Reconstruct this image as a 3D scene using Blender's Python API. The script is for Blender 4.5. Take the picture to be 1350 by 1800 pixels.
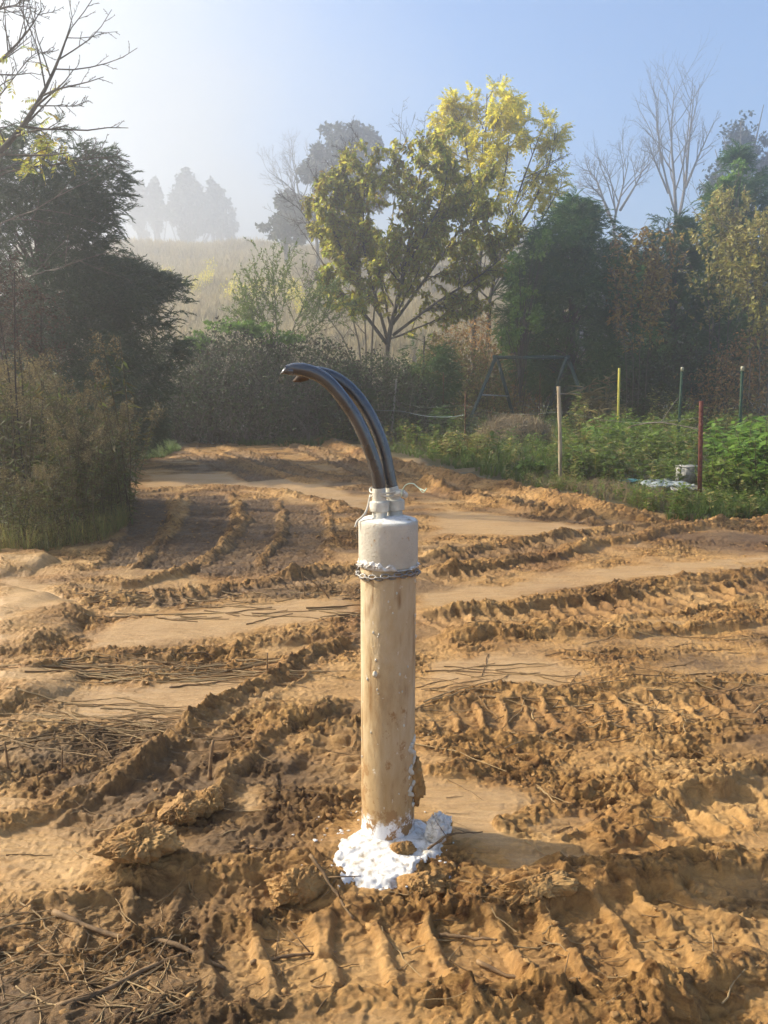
import bpy, math, random
import numpy as np
from mathutils import Vector, Matrix
R = math.radians
for o in list(bpy.data.objects):
    bpy.data.objects.remove(o)
scene = bpy.context.scene
COL = scene.collection

# ------------------------------------------------------------------ camera, sky, sun, exposure
CAM_H, PITCH, FPX = 1.337, R(9.3), 1352.0          # photo is 1350 x 1800
cam_d = bpy.data.cameras.new('camera')
cam_d.sensor_fit = 'VERTICAL'
cam_d.angle_y = 2 * math.atan(900 / FPX)
cam_d.clip_start, cam_d.clip_end = 0.05, 2000
cam = bpy.data.objects.new('camera', cam_d)
cam.location = (0, 0, CAM_H)
cam.rotation_euler = (math.pi / 2 - PITCH, 0, 0)
COL.objects.link(cam)
scene.camera = cam

SUN_AZ, SUN_EL = R(74), R(32)                       # azimuth: left of the view direction (+Y)
world = bpy.data.worlds.new('World')
scene.world = world
world.use_nodes = True
wn, wl = world.node_tree.nodes, world.node_tree.links
wn.clear()
wo = wn.new('ShaderNodeOutputWorld'); wb = wn.new('ShaderNodeBackground')
sky = wn.new('ShaderNodeTexSky'); sky.sky_type = 'NISHITA'; sky.sun_disc = False
sky.sun_elevation = SUN_EL; sky.sun_rotation = -SUN_AZ
sky.air_density = 1.0; sky.dust_density = 0.25; sky.ozone_density = 3.5
wb.inputs['Strength'].default_value = 0.115
# a bank of morning fog lies over the left half of the sky
w_tc = wn.new('ShaderNodeTexCoord')
w_dot = wn.new('ShaderNodeVectorMath'); w_dot.operation = 'DOT_PRODUCT'; w_dot.inputs[1].default_value = (-1.0, 0.0, -0.9)
wl.new(w_tc.outputs['Generated'], w_dot.inputs[0])
w_nz = wn.new('ShaderNodeTexNoise'); w_nz.inputs['Scale'].default_value = 3.2; w_nz.inputs['Detail'].default_value = 5; w_nz.inputs['Roughness'].default_value = .5
wl.new(w_tc.outputs['Generated'], w_nz.inputs['Vector'])
w_ad = wn.new('ShaderNodeMath'); w_ad.operation = 'MULTIPLY_ADD'; w_ad.inputs[1].default_value = .42
wl.new(w_nz.outputs['Fac'], w_ad.inputs[0]); wl.new(w_dot.outputs['Value'], w_ad.inputs[2])
w_mr = wn.new('ShaderNodeMapRange'); w_mr.interpolation_type = 'SMOOTHSTEP'
w_mr.inputs[1].default_value = -.20; w_mr.inputs[2].default_value = .17; w_mr.inputs[4].default_value = .95
wl.new(w_ad.outputs[0], w_mr.inputs[0])
w_mx = wn.new('ShaderNodeMix'); w_mx.data_type = 'RGBA'; w_mx.inputs[7].default_value = (2.9, 3.1, 3.25, 1)
wl.new(w_mr.outputs[0], w_mx.inputs[0]); wl.new(sky.outputs[0], w_mx.inputs[6])
wl.new(w_mx.outputs[2], wb.inputs['Color']); wl.new(wb.outputs[0], wo.inputs['Surface'])

sun_d = bpy.data.lights.new('sun', 'SUN')
sun_d.energy = 5.0; sun_d.angle = R(0.6); sun_d.color = (1.0, 0.90, 0.72)
sun = bpy.data.objects.new('sun', sun_d)
sdir = Vector((-math.sin(SUN_AZ) * math.cos(SUN_EL), math.cos(SUN_AZ) * math.cos(SUN_EL), math.sin(SUN_EL)))
sun.rotation_euler = sdir.to_track_quat('Z', 'Y').to_euler()
sun.location = sdir * 60
COL.objects.link(sun)

vs = scene.view_settings
vs.view_transform = 'Standard'; vs.look = 'None'; vs.gamma = 1.0; vs.use_curve_mapping = False
vs.exposure = 1.12
HAZE_DENSITY, HAZE_G = 0.0088, 0.75
cy = scene.cycles
cy.max_bounces = 6; cy.diffuse_bounces = 3; cy.glossy_bounces = 2; cy.transmission_bounces = 3
cy.volume_bounces = 1; cy.use_denoising = True
cy.caustics_reflective = False; cy.caustics_refractive = False

# ------------------------------------------------------------------ photo pixel <-> place
def ray(px, py):
    ax, ay = (px - 675) / FPX, (900 - py) / FPX
    c, s = math.cos(PITCH), math.sin(PITCH)
    return np.array([ax, c + ay * s, ay * c - s])
def at(px, py, y):
    d = ray(px, py)
    return np.array([0, 0, CAM_H]) + d * (y / d[1])
def gp(px, py, z=0.0):
    d = ray(px, py)
    t = (z - CAM_H) / d[2]
    return np.array([0, 0, CAM_H]) + d * t

# ------------------------------------------------------------------ noise
def _h(ix, iy, iz, seed):
    n = (ix * 374761393 + iy * 668265263 + iz * 2147483647 + seed * 1274126177) & 0xFFFFFFFF
    n = ((n ^ (n >> 13)) * 1274126177) & 0xFFFFFFFF
    n = ((n ^ (n >> 16)) * 2246822519) & 0xFFFFFFFF
    return n ^ (n >> 15)
def pn2(x, y, seed=0):
    x0 = np.floor(x); y0 = np.floor(y)
    fx, fy = x - x0, y - y0
    ix, iy = x0.astype(np.int64), y0.astype(np.int64)
    u = fx * fx * fx * (fx * (fx * 6 - 15) + 10); v = fy * fy * fy * (fy * (fy * 6 - 15) + 10)
    def g(dx, dy):
        a = (_h(ix + dx, iy + dy, 7, seed) & 0xFFFF).astype(np.float64) * (2 * math.pi / 65536)
        return np.cos(a) * (fx - dx) + np.sin(a) * (fy - dy)
    a = g(0, 0) * (1 - u) + g(1, 0) * u
    b = g(0, 1) * (1 - u) + g(1, 1) * u
    return (a * (1 - v) + b * v) * 1.45
def fbm(x, y, seed=0, octv=4, gain=0.5):
    s = 0; a = 1.0; t = 0
    for i in range(octv):
        s = s + a * pn2(x * 2.03 ** i, y * 2.03 ** i, seed + i * 17); t += a; a *= gain
    return s / t
def billow(x, y, seed=0, octv=3, gain=0.5):
    s = 0; a = 1.0; t = 0
    for i in range(octv):
        s = s + a * np.abs(pn2(x * 2.07 ** i, y * 2.07 ** i, seed + i * 13)); t += a; a *= gain
    return s / t
def vn3(x, y, z, seed=0):
    x0 = np.floor(x); y0 = np.floor(y); z0 = np.floor(z)
    fx, fy, fz = x - x0, y - y0, z - z0
    ix, iy, iz = x0.astype(np.int64), y0.astype(np.int64), z0.astype(np.int64)
    u = fx * fx * (3 - 2 * fx); v = fy * fy * (3 - 2 * fy); w = fz * fz * (3 - 2 * fz)
    r = 0
    for dx in (0, 1):
        for dy in (0, 1):
            for dz in (0, 1):
                k = (_h(ix + dx, iy + dy, iz + dz, seed) & 0xFFFF) / 32768.0 - 1
                r = r + k * (u if dx else 1 - u) * (v if dy else 1 - v) * (w if dz else 1 - w)
    return r
def f3(p, s, seed=0, octv=3):
    r = 0; a = 1.0; t = 0
    for i in range(octv):
        q = p * (s * 2.1 ** i)
        r = r + a * vn3(q[:, 0], q[:, 1], q[:, 2], seed + i); t += a; a *= .5
    return r / t
def smooth(a, b, x):
    t = np.clip((x - a) / (b - a), 0, 1)
    return t * t * (3 - 2 * t)
rng = np.random.default_rng(11)

# ------------------------------------------------------------------ object helpers
def raw_mesh(name, v, f, mats=(), smooth_sh=False):
    """v (n,3); f (m,k) array of equal size faces or a list of such arrays"""
    me = bpy.data.meshes.new(name)
    fl = f if isinstance(f, list) else [f]
    fl = [np.asarray(a, dtype=np.int32) for a in fl if len(a)]
    v = np.asarray(v, dtype=np.float32)
    me.vertices.add(len(v)); me.vertices.foreach_set('co', v.ravel())
    nl = sum(a.size for a in fl); npoly = sum(len(a) for a in fl)
    me.loops.add(nl); me.polygons.add(npoly)
    me.loops.foreach_set('vertex_index', np.concatenate([a.ravel() for a in fl]))
    tot = np.concatenate([np.full(len(a), a.shape[1], dtype=np.int32) for a in fl])
    st = np.concatenate([[0], np.cumsum(tot)[:-1]]).astype(np.int32)
    me.polygons.foreach_set('loop_start', st)
    if smooth_sh:
        me.polygons.foreach_set('use_smooth', np.ones(npoly, dtype=bool))
    for m in mats: me.materials.append(m)
    me.update(calc_edges=True)
    return me
def obj(name, me, parent=None, loc=None):
    o = bpy.data.objects.new(name, me)
    COL.objects.link(o)
    if parent is not None: o.parent = parent
    if loc is not None: o.location = loc
    return o
def tag(o, label=None, cat=None, group=None, kind=None):
    if label: o['label'] = label
    if cat: o['category'] = cat
    if group: o['group'] = group
    if kind: o['kind'] = kind
    return o
def thing(name, label, cat, loc=(0, 0, 0), rz=0, group=None):
    o = bpy.data.objects.new(name, None); COL.objects.link(o)
    o.empty_display_size = .1
    o.location = loc; o.rotation_euler = (0, 0, rz)
    return tag(o, label, cat, group)
def copy_tree(o, parent=None):
    c = o.copy(); COL.objects.link(c)
    if parent is not None: c.parent = parent
    for ch in list(o.children): copy_tree(ch, c)
    return c
class MB:
    """collects tubes, lathes and blobs, then links them as ONE mesh"""
    def __init__(s): s.v = []; s.q = []; s.t = []; s.n = 0
    def add(s, v, q=None, t=None):
        v = np.asarray(v, float)
        if q is not None and len(q): s.q.append(np.asarray(q) + s.n)
        if t is not None and len(t): s.t.append(np.asarray(t) + s.n)
        s.v.append(v); s.n += len(v)
    def tube(s, pts, rad, k=6, cap=True):
        pts = np.asarray(pts, float); n = len(pts)
        rad = np.broadcast_to(np.asarray(rad, float), (n,))
        tg = np.gradient(pts, axis=0); tg /= np.linalg.norm(tg, axis=1)[:, None] + 1e-12
        up = np.array([0, 0, 1.0]) if abs(tg[0][2]) < .9 else np.array([1.0, 0, 0])
        a = np.cross(tg[0], up); a /= np.linalg.norm(a)
        ang = np.arange(k) * 2 * math.pi / k
        out = np.empty((n, k, 3))
        for i in range(n):
            a = a - tg[i] * a.dot(tg[i]); a /= np.linalg.norm(a) + 1e-12
            b = np.cross(tg[i], a)
            out[i] = pts[i] + rad[i] * (np.cos(ang)[:, None] * a + np.sin(ang)[:, None] * b)
        i, j = np.meshgrid(np.arange(n - 1), np.arange(k), indexing='ij')
        j2 = (j + 1) % k
        q = np.stack([i * k + j, i * k + j2, (i + 1) * k + j2, (i + 1) * k + j], -1).reshape(-1, 4)
        v = out.reshape(-1, 3); t = []
        if cap and k > 3:
            v = np.vstack([v, pts[0], pts[-1]])
            for jj in range(k):
                t.append((n * k, (jj + 1) % k, jj)); t.append((n * k + 1, (n - 1) * k + jj, (n - 1) * k + (jj + 1) % k))
        s.add(v, q, t)
    def lathe(s, prof, k=48, c=(0, 0, 0), fn=None):
        prof = np.asarray(prof, float); n = len(prof)
        ang = np.arange(k) * 2 * math.pi / k
        v = np.stack([prof[:, 0][:, None] * np.cos(ang), prof[:, 0][:, None] * np.sin(ang), np.repeat(prof[:, 1][:, None], k, 1)], -1).reshape(-1, 3)
        if fn: v = fn(v)
        i, j = np.meshgrid(np.arange(n - 1), np.arange(k), indexing='ij'); j2 = (j + 1) % k
        q = np.stack([i * k + j, i * k + j2, (i + 1) * k + j2, (i + 1) * k + j], -1).reshape(-1, 4)
        s.add(v + np.asarray(c), q)
    def blob(s, c, r, seed=0, amp=.3, freq=1.6, sub=3, octv=3, flat=0):
        v, t = ico(sub)
        p = v * (1 + amp * f3(v + seed * 3.7, freq, seed, octv))[:, None]
        if flat: p[:, 2] = np.maximum(p[:, 2], -flat)
        s.add(p * np.asarray(r) + np.asarray(c), None, t)
    def build(s, name, mat, parent=None, sm=True, loc=None):
        f = []
        if s.q: f.append(np.vstack(s.q))
        if s.t: f.append(np.vstack(s.t))
        return obj(name, raw_mesh(name, np.vstack(s.v), f, [mat] if not isinstance(mat, (list, tuple)) else mat, sm), parent, loc)
_ico = {}
def ico(sub):
    if sub in _ico: return _ico[sub]
    import bmesh
    bm = bmesh.new(); bmesh.ops.create_icosphere(bm, subdivisions=sub, radius=1)
    v = np.array([x.co[:] for x in bm.verts]); t = np.array([[y.index for y in f.verts] for f in bm.faces])
    bm.free(); _ico[sub] = (v, t)
    return _ico[sub]
def spline(pts, n):
    pts = np.asarray(pts, float)
    P = np.vstack([2 * pts[0] - pts[1], pts, 2 * pts[-1] - pts[-2]])
    m = len(pts) - 1
    t = np.linspace(0, m - 1e-9, n); i = t.astype(int); u = (t - i)[:, None]
    a, b, c, d = P[i], P[i + 1], P[i + 2], P[i + 3]
    return .5 * (2 * b + (c - a) * u + (2 * a - 5 * b + 4 * c - d) * u ** 2 + (3 * b - a - 3 * c + d) * u ** 3)

# frames and instancing of a small template into ONE mesh
def frames(d, roll=None):
    d = d / (np.linalg.norm(d, axis=1)[:, None] + 1e-9)
    up = np.tile([0, 0, 1.0], (len(d), 1)); up[np.abs(d[:, 2]) > .95] = [1, 0, 0]
    x = np.cross(d, up); x /= np.linalg.norm(x, axis=1)[:, None] + 1e-9
    n = np.cross(x, d)
    if roll is not None:
        c, s = np.cos(roll)[:, None], np.sin(roll)[:, None]
        x, n = c * x + s * n, -s * x + c * n
    return np.stack([x, d, n], -1)          # columns: side, along, normal
def inst(tv, tf, pos, d, size, roll=None):
    F = frames(np.asarray(d, float), roll)
    sz = np.asarray(size, float)
    sz = sz[:, None, None] if sz.ndim == 1 else sz[:, None, :]
    v = np.einsum('nij,nmj->nmi', F, tv[None] * sz) + np.asarray(pos)[:, None]
    f = (tf[None] + (np.arange(len(pos)) * len(tv))[:, None, None]).reshape(-1, tf.shape[1])
    return v.reshape(-1, 3), f
LEAF_V = np.array([[0, 0, 0], [.5, .42, .10], [0, 1, -.06], [-.5, .42, .10]])      # x width, y length
LEAF_F = np.array([[0, 1, 2], [0, 2, 3]])
def comb(parts):
    vs_, fs_, n = [], [], 0
    for v, f in parts:
        vs_.append(v); fs_.append(f + n); n += len(v)
    return np.vstack(vs_), np.vstack(fs_)

# ------------------------------------------------------------------ materials
def mat(name):
    m = bpy.data.materials.new(name); m.use_nodes = True
    nt = m.node_tree; nt.nodes.clear()
    out = nt.nodes.new('ShaderNodeOutputMaterial')
    return m, nt.nodes, nt.links, out
def ramp(n, stops, interp='LINEAR'):
    r = n.new('ShaderNodeValToRGB'); cr = r.color_ramp; cr.interpolation = interp
    while len(cr.elements) < len(stops): cr.elements.new(.5)
    for e, (p, c) in zip(cr.elements, stops):
        e.position = p; e.color = (*c, 1) if len(c) == 3 else c
    return r
def noise(n, l, scale, detail=4, rough=.6, vec=None, dist=0):
    t = n.new('ShaderNodeTexNoise'); t.inputs['Scale'].default_value = scale
    t.inputs['Detail'].default_value = detail; t.inputs['Roughness'].default_value = rough
    t.inputs['Distortion'].default_value = dist
    if vec is not None: l.new(vec, t.inputs['Vector'])
    return t
def leafmat(name, cols, trans=.45, rough=.5, spec=.35):
    m, n, l, out = mat(name)
    g = n.new('ShaderNodeNewGeometry')
    r = ramp(n, [(i / max(1, len(cols) - 1), c) for i, c in enumerate(cols)])
    l.new(g.outputs['Random Per Island'], r.inputs[0])
    p = n.new('ShaderNodeBsdfPrincipled'); p.inputs['Roughness'].default_value = rough
    p.inputs['Specular IOR Level'].default_value = spec
    l.new(r.outputs[0], p.inputs['Base Color'])
    if trans > 0:
        t = n.new('ShaderNodeBsdfTranslucent'); l.new(r.outputs[0], t.inputs[0])
        mx = n.new('ShaderNodeMixShader'); mx.inputs[0].default_value = trans
        l.new(p.outputs[0], mx.inputs[1]); l.new(t.outputs[0], mx.inputs[2]); l.new(mx.outputs[0], out.inputs[0])
    else:
        l.new(p.outputs[0], out.inputs[0])
    return m
def simple(name, c1, c2, scale=8, rough=.7, bump=.3, stretch=(1, 1, 1), bdist=.01, detail=5, spec=.4, metal=0, contrast=(.35, .65)):
    m, n, l, out = mat(name)
    tc = n.new('ShaderNodeTexCoord'); mp = n.new('ShaderNodeMapping'); mp.inputs['Scale'].default_value = stretch
    l.new(tc.outputs['Object'], mp.inputs[0])
    t = noise(n, l, scale, detail, .6, mp.outputs[0])
    r = ramp(n, [(contrast[0], c1), (contrast[1], c2)])
    l.new(t.outputs['Fac'], r.inputs[0])
    p = n.new('ShaderNodeBsdfPrincipled'); p.inputs['Roughness'].default_value = rough
    p.inputs['Specular IOR Level'].default_value = spec; p.inputs['Metallic'].default_value = metal
    l.new(r.outputs[0], p.inputs['Base Color'])
    if bump:
        b = n.new('ShaderNodeBump'); b.inputs['Strength'].default_value = bump; b.inputs['Distance'].default_value = bdist
        l.new(t.outputs['Fac'], b.inputs['Height']); l.new(b.outputs[0], p.inputs['Normal'])
    l.new(p.outputs[0], out.inputs[0])
    return m

def ground_material():
    m, n, l, out = mat('clay_mud')
    at_ = n.new('ShaderNodeAttribute'); at_.attribute_name = 'soil'
    sep = n.new('ShaderNodeSeparateColor'); l.new(at_.outputs['Color'], sep.inputs[0])
    tc = n.new('ShaderNodeTexCoord')
    mp = n.new('ShaderNodeMapping'); mp.inputs['Scale'].default_value = (1, 2.4, 1.5); l.new(tc.outputs['Object'], mp.inputs[0])
    big = noise(n, l, 1.3, 6, .62, tc.outputs['Object'], .4)
    mid = noise(n, l, 12, 8, .72, mp.outputs[0], .6)
    fine = noise(n, l, 95, 7, .75, tc.outputs['Object'])
    clay = ramp(n, [(.30, (.25, .122, .036)), (.50, (.43, .240, .078)), (.72, (.56, .35, .140))])
    l.new(big.outputs['Fac'], clay.inputs[0])
    sheet = n.new('ShaderNodeMix'); sheet.data_type = 'RGBA'      # settled slurry dries paler and pinker than the torn clay
    inv = n.new('ShaderNodeMapRange'); inv.inputs[1].default_value = .05; inv.inputs[2].default_value = .35; inv.inputs[3].default_value = .75; inv.inputs[4].default_value = 0
    l.new(sep.outputs[1], inv.inputs[0]); l.new(inv.outputs[0], sheet.inputs[0]); l.new(clay.outputs[0], sheet.inputs[6]); mps = n.new('ShaderNodeMapping'); mps.inputs['Scale'].default_value = (.7, 3.2, 1); l.new(tc.outputs['Object'], mps.inputs[0])
    sn = noise(n, l, 7, 9, .7, mps.outputs[0], .8); sr_ = ramp(n, [(.30, (.30, .18, .078)), (.46, (.44, .285, .140)), (.66, (.51, .35, .19))])
    l.new(sn.outputs['Fac'], sr_.inputs[0]); l.new(sr_.outputs[0], sheet.inputs[7])
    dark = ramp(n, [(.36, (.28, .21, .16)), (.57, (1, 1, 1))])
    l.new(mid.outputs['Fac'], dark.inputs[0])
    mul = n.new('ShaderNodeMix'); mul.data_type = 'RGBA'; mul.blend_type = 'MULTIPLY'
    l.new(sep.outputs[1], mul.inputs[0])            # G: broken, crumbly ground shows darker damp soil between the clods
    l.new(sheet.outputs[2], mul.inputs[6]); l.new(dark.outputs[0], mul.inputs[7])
    wet = n.new('ShaderNodeMix'); wet.data_type = 'RGBA'
    wr = ramp(n, [(.35, (.045, .026, .014)), (.65, (.115, .068, .033))]); l.new(mid.outputs['Fac'], wr.inputs[0])
    l.new(sep.outputs[0], wet.inputs[0]); l.new(mul.outputs[2], wet.inputs[6]); l.new(wr.outputs[0], wet.inputs[7])
    hum = n.new('ShaderNodeMix'); hum.data_type = 'RGBA'
    hr = ramp(n, [(.3, (.05, .04, .02)), (.7, (.12, .10, .05))]); l.new(mid.outputs['Fac'], hr.inputs[0])
    l.new(sep.outputs[2], hum.inputs[0]); l.new(wet.outputs[2], hum.inputs[6]); l.new(hr.outputs[0], hum.inputs[7])
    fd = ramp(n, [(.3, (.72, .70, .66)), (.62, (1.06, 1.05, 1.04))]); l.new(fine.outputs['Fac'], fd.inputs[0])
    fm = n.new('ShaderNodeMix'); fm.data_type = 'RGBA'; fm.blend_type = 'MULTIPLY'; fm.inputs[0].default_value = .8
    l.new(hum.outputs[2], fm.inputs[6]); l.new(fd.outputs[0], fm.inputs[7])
    p = n.new('ShaderNodeBsdfPrincipled')
    l.new(fm.outputs[2], p.inputs['Base Color'])
    rr = n.new('ShaderNodeMapRange'); rr.inputs[1].default_value = 0; rr.inputs[2].default_value = 1
    rr.inputs[3].default_value = .42; rr.inputs[4].default_value = .86
    l.new(sep.outputs[1], rr.inputs[0]); l.new(rr.outputs[0], p.inputs['Roughness'])
    p.inputs['Specular IOR Level'].default_value = .32
    add = n.new('ShaderNodeMath'); add.operation = 'MULTIPLY_ADD'; add.inputs[1].default_value = .35
    l.new(fine.outputs['Fac'], add.inputs[0]); l.new(mid.outputs['Fac'], add.inputs[2])
    b = n.new('ShaderNodeBump'); b.inputs['Distance'].default_value = .022
    bs = n.new('ShaderNodeMapRange'); bs.inputs[3].default_value = .45; bs.inputs[4].default_value = 1.0
    l.new(sep.outputs[1], bs.inputs[0]); l.new(bs.outputs[0], b.inputs['Strength'])
    l.new(add.outputs[0], b.inputs['Height']); l.new(b.outputs[0], p.inputs['Normal'])
    l.new(p.outputs[0], out.inputs[0])
    return m

M = {}
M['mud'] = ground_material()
M['clod'] = simple('clay_clod', (.24, .125, .040), (.43, .255, .092), 14, .85, .8, bdist=.02, detail=8)
M['crumb'] = simple('clay_crumb', (.22, .115, .040), (.40, .235, .085), 20, .9, .6, bdist=.01, detail=6)
M['stick'] = simple('muddy_stick', (.10, .06, .03), (.26, .16, .075), 30, .8, .5, bdist=.004)
M['straw'] = leafmat('muddy_straw', [(.12, .07, .03), (.24, .15, .07), (.36, .25, .12), (.17, .10, .045)], 0, .8)
M['powder'] = simple('white_powder', (.34, .285, .21), (.68, .66, .63), 46, .95, .6, bdist=.003, contrast=(.33, .50), detail=8)
M['bark'] = simple('grey_brown_bark', (.05, .04, .032), (.13, .105, .08), 18, .9, .8, (1, 1, .25), .02)
M['pale_bark'] = simple('pale_twig_bark', (.10, .085, .065), (.22, .19, .15), 18, .9, .5, (1, 1, .25), .01)

# ------------------------------------------------------------------ GROUND
# (kind, points in photo pixels, half width m, height m) -> laid out as real places on the field
RIDGES = [
    ([(200, 1515), (250, 1475), (330, 1425), (372, 1390), (400, 1352), (455, 1310), (500, 1272), (560, 1245), (632, 1228)], .050, .060),
    ([(-60, 1460), (90, 1415), (190, 1372), (255, 1335), (300, 1292), (390, 1240), (455, 1195), (520, 1160), (640, 1118)], .055, .045),
    ([(0, 1392), (120, 1350), (230, 1330)], .03, .022),
    ([(150, 1530), (300, 1540), (420, 1532), (480, 1525), (560, 1552), (640, 1585)], .06, .042),
    ([(790, 1580), (900, 1570), (1040, 1545), (1160, 1530), (1290, 1500), (1400, 1490)], .07, .055),
    ([(1010, 1480), (1150, 1420), (1260, 1370), (1400, 1350)], .06, .045),
    ([(980, 1480), (900, 1440), (960, 1420), (1080, 1400)], .04, .022),
    ([(1240, 1722), (1100, 1765), (930, 1755), (760, 1762), (640, 1752)], .05, .042),
    ([(1400, 1690), (1300, 1705), (1200, 1745), (1080, 1775)], .05, .05),
    ([(735, 1365), (800, 1362), (860, 1368), (905, 1366)], .045, .042),
    ([(740, 1130), (860, 1118), (990, 1112), (1140, 1108), (1250, 1096), (1400, 1080)], .08, .075),
    ([(740, 1080), (900, 1066), (1050, 1050), (1200, 1026), (1400, 998)], .07, .05),
    ([(740, 1232), (850, 1218), (960, 1216), (1080, 1210), (1400, 1200)], .04, .028),
    ([(740, 1300), (900, 1292), (1080, 1288), (1220, 1300), (1400, 1290)], .035, .028),
    ([(740, 1010), (900, 985), (1060, 958), (1200, 935), (1400, 915)], .10, .06),
    ([(740, 985), (880, 958), (1000, 940), (1120, 925)], .10, .05),
    ([(630, 992), (520, 1012), (420, 1030), (300, 1046), (180, 1050), (80, 1035)], .10, .05),
    ([(640, 1108), (520, 1120), (380, 1140), (240, 1155), (120, 1172), (0, 1195)], .07, .045),
    ([(318, 868), (305, 905), (288, 940), (262, 975), (238, 1010)], .05, .035),
    ([(395, 865), (424, 890), (428, 920), (400, 955), (350, 995), (270, 1022), (160, 1034)], .06, .05),
    ([(488, 878), (498, 915), (485, 955), (445, 1002)], .06, .035),
    ([(566, 885), (580, 920), (572, 965)], .06, .025),
    ([(225, 868), (330, 858), (450, 862), (560, 880), (640, 905)], .11, .05),
    ([(330, 790), (400, 810), (480, 835), (560, 850)], .14, .05),
    ([(390, 785), (470, 810), (560, 838), (650, 850)], .14, .06),
    ([(480, 772), (560, 795), (640, 822), (700, 842), (800, 870)], .16, .07),
    ([(560, 775), (640, 800), (700, 822), (770, 838), (840, 852), (920, 868), (1000, 886), (1090, 905), (1160, 912)], .22, .12),
    ([(700, 850), (800, 872), (900, 890), (1000, 905), (1060, 922)], .16, .08),
    ([(1180, 925), (1280, 928), (1400, 922)], .2, .06),
]
# smooth slurry sheets: polygons in photo pixels
SLICK = [
    [(95, 1262), (170, 1205), (300, 1195), (470, 1180), (440, 1215), (370, 1250), (250, 1275), (110, 1282)],
    [(170, 1092), (330, 1072), (560, 1050), (640, 1040), (640, 1086), (480, 1110), (300, 1130), (190, 1142), (120, 1150)],
    [(738, 1040), (900, 1020), (1100, 992), (1360, 972), (1360, 985), (1180, 1018), (980, 1045), (738, 1070)],
    [(735, 1385), (900, 1375), (1000, 1392), (930, 1432), (900, 1490), (800, 1480), (735, 1420)],
    [(738, 1160), (900, 1150), (1090, 1180), (1060, 1205), (738, 1205)],
    [(250, 832), (520, 832), (660, 880), (640, 905), (560, 880), (350, 852), (240, 860)],
    [(760, 890), (880, 905), (1050, 925), (1040, 938), (900, 945), (760, 940)],
    [(850, 1530), (950, 1500), (1040, 1520), (1000, 1545), (880, 1555)],
    [(400, 1380), (480, 1375), (500, 1400), (440, 1450), (390, 1455)],
    [(0, 1000), (180, 1045), (60, 1085), (0, 1090)],
    [(1000, 884), (1060, 884), (1170, 902), (1150, 914), (1080, 908), (1010, 897)],
    [(440, 1620), (1000, 1610), (1000, 1740), (440, 1750)],
    [(930, 1560), (1130, 1555), (1180, 1600), (1100, 1630), (980, 1620)],
]
# tyre tracks: centre line, half width m, lug spacing m, lug height m, damp
TRACKS = [
    ([(300, 1700), (480, 1685), (700, 1672), (900, 1668), (1100, 1640), (1300, 1590)], .150, .145, .032, .0),
    ([(0, 1640), (150, 1625), (300, 1600), (420, 1600)], .10, .12, .030, .35),
    ([(1000, 1510), (1120, 1462), (1240, 1425), (1400, 1400)], .085, .12, .028, .0),
    ([(370, 868), (365, 910), (340, 955), (290, 1008)], .23, .075, .017, .95),
    ([(262, 872), (262, 910), (246, 960), (215, 1000)], .20, .075, .017, .9),
    ([(458, 874), (462, 915), (440, 960), (380, 1012)], .22, .075, .017, .9),
    ([(530, 884), (540, 920), (525, 965), (480, 1010)], .22, .075, .017, .85),
    ([(640, 1000), (520, 1022), (380, 1044), (230, 1058)], .14, .09, .022, .75),
    ([(740, 998), (900, 970), (1060, 945), (1200, 925), (1400, 905)], .20, .10, .030, .7),
    ([(740, 1022), (900, 1000), (1080, 968)], .12, .10, .028, .45),
    ([(330, 800), (400, 818), (470, 845)], .28, .14, .04, .8),
    ([(410, 792), (490, 818), (580, 845)], .30, .14, .04, .85),
    ([(520, 785), (600, 812), (690, 845)], .30, .14, .05, .75),
    ([(640, 800), (720, 838), (820, 868), (930, 890), (1050, 915)], .20, .14, .05, .5),
    ([(740, 1098), (900, 1086), (1050, 1072), (1220, 1050), (1400, 1030)], .16, .12, .035, .30),
    ([(640, 1135), (540, 1165), (440, 1225), (350, 1275), (250, 1315)], .07, .08, .022, .35),
    ([(740, 1260), (900, 1255), (1100, 1250), (1400, 1245)], .14, .10, .028, .1),
    ([(100, 1480), (200, 1420), (300, 1350), (400, 1280)], .09, .11, .028, .3),
    ([(560, 1380), (600, 1300), (640, 1260)], .12, .10, .026, .35),
]
LOBES = [([(-40, 1010), (60, 1040), (130, 1060), (168, 1075), (150, 1110), (90, 1140), (0, 1155), (-40, 1160)], .055),
         ([(-40, 1200), (60, 1188), (150, 1190), (120, 1222), (60, 1250), (0, 1275), (-40, 1280)], .05),
         ([(-40, 970), (60, 968), (110, 990), (60, 1010), (-40, 1020)], .07)]
def world2(pl, n=0):
    p = np.array([gp(*q)[:2] for q in pl])
    return spline(p, n) if n else p
def in_poly(x, y, poly):
    """signed distance, positive inside"""
    d = np.full(x.shape, 1e9); ins = np.zeros(x.shape, bool)
    for a, b in zip(poly, np.roll(poly, -1, 0)):
        ab = b - a; t = np.clip(((x - a[0]) * ab[0] + (y - a[1]) * ab[1]) / (ab @ ab + 1e-12), 0, 1)
        d = np.minimum(d, np.hypot(x - a[0] - t * ab[0], y - a[1] - t * ab[1]))
        c = ((a[1] > y) != (b[1] > y)) & (x < (b[0] - a[0]) * (y - a[1]) / (b[1] - a[1] + 1e-12) + a[0])
        ins ^= c
    return np.where(ins, d, -d)
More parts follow.
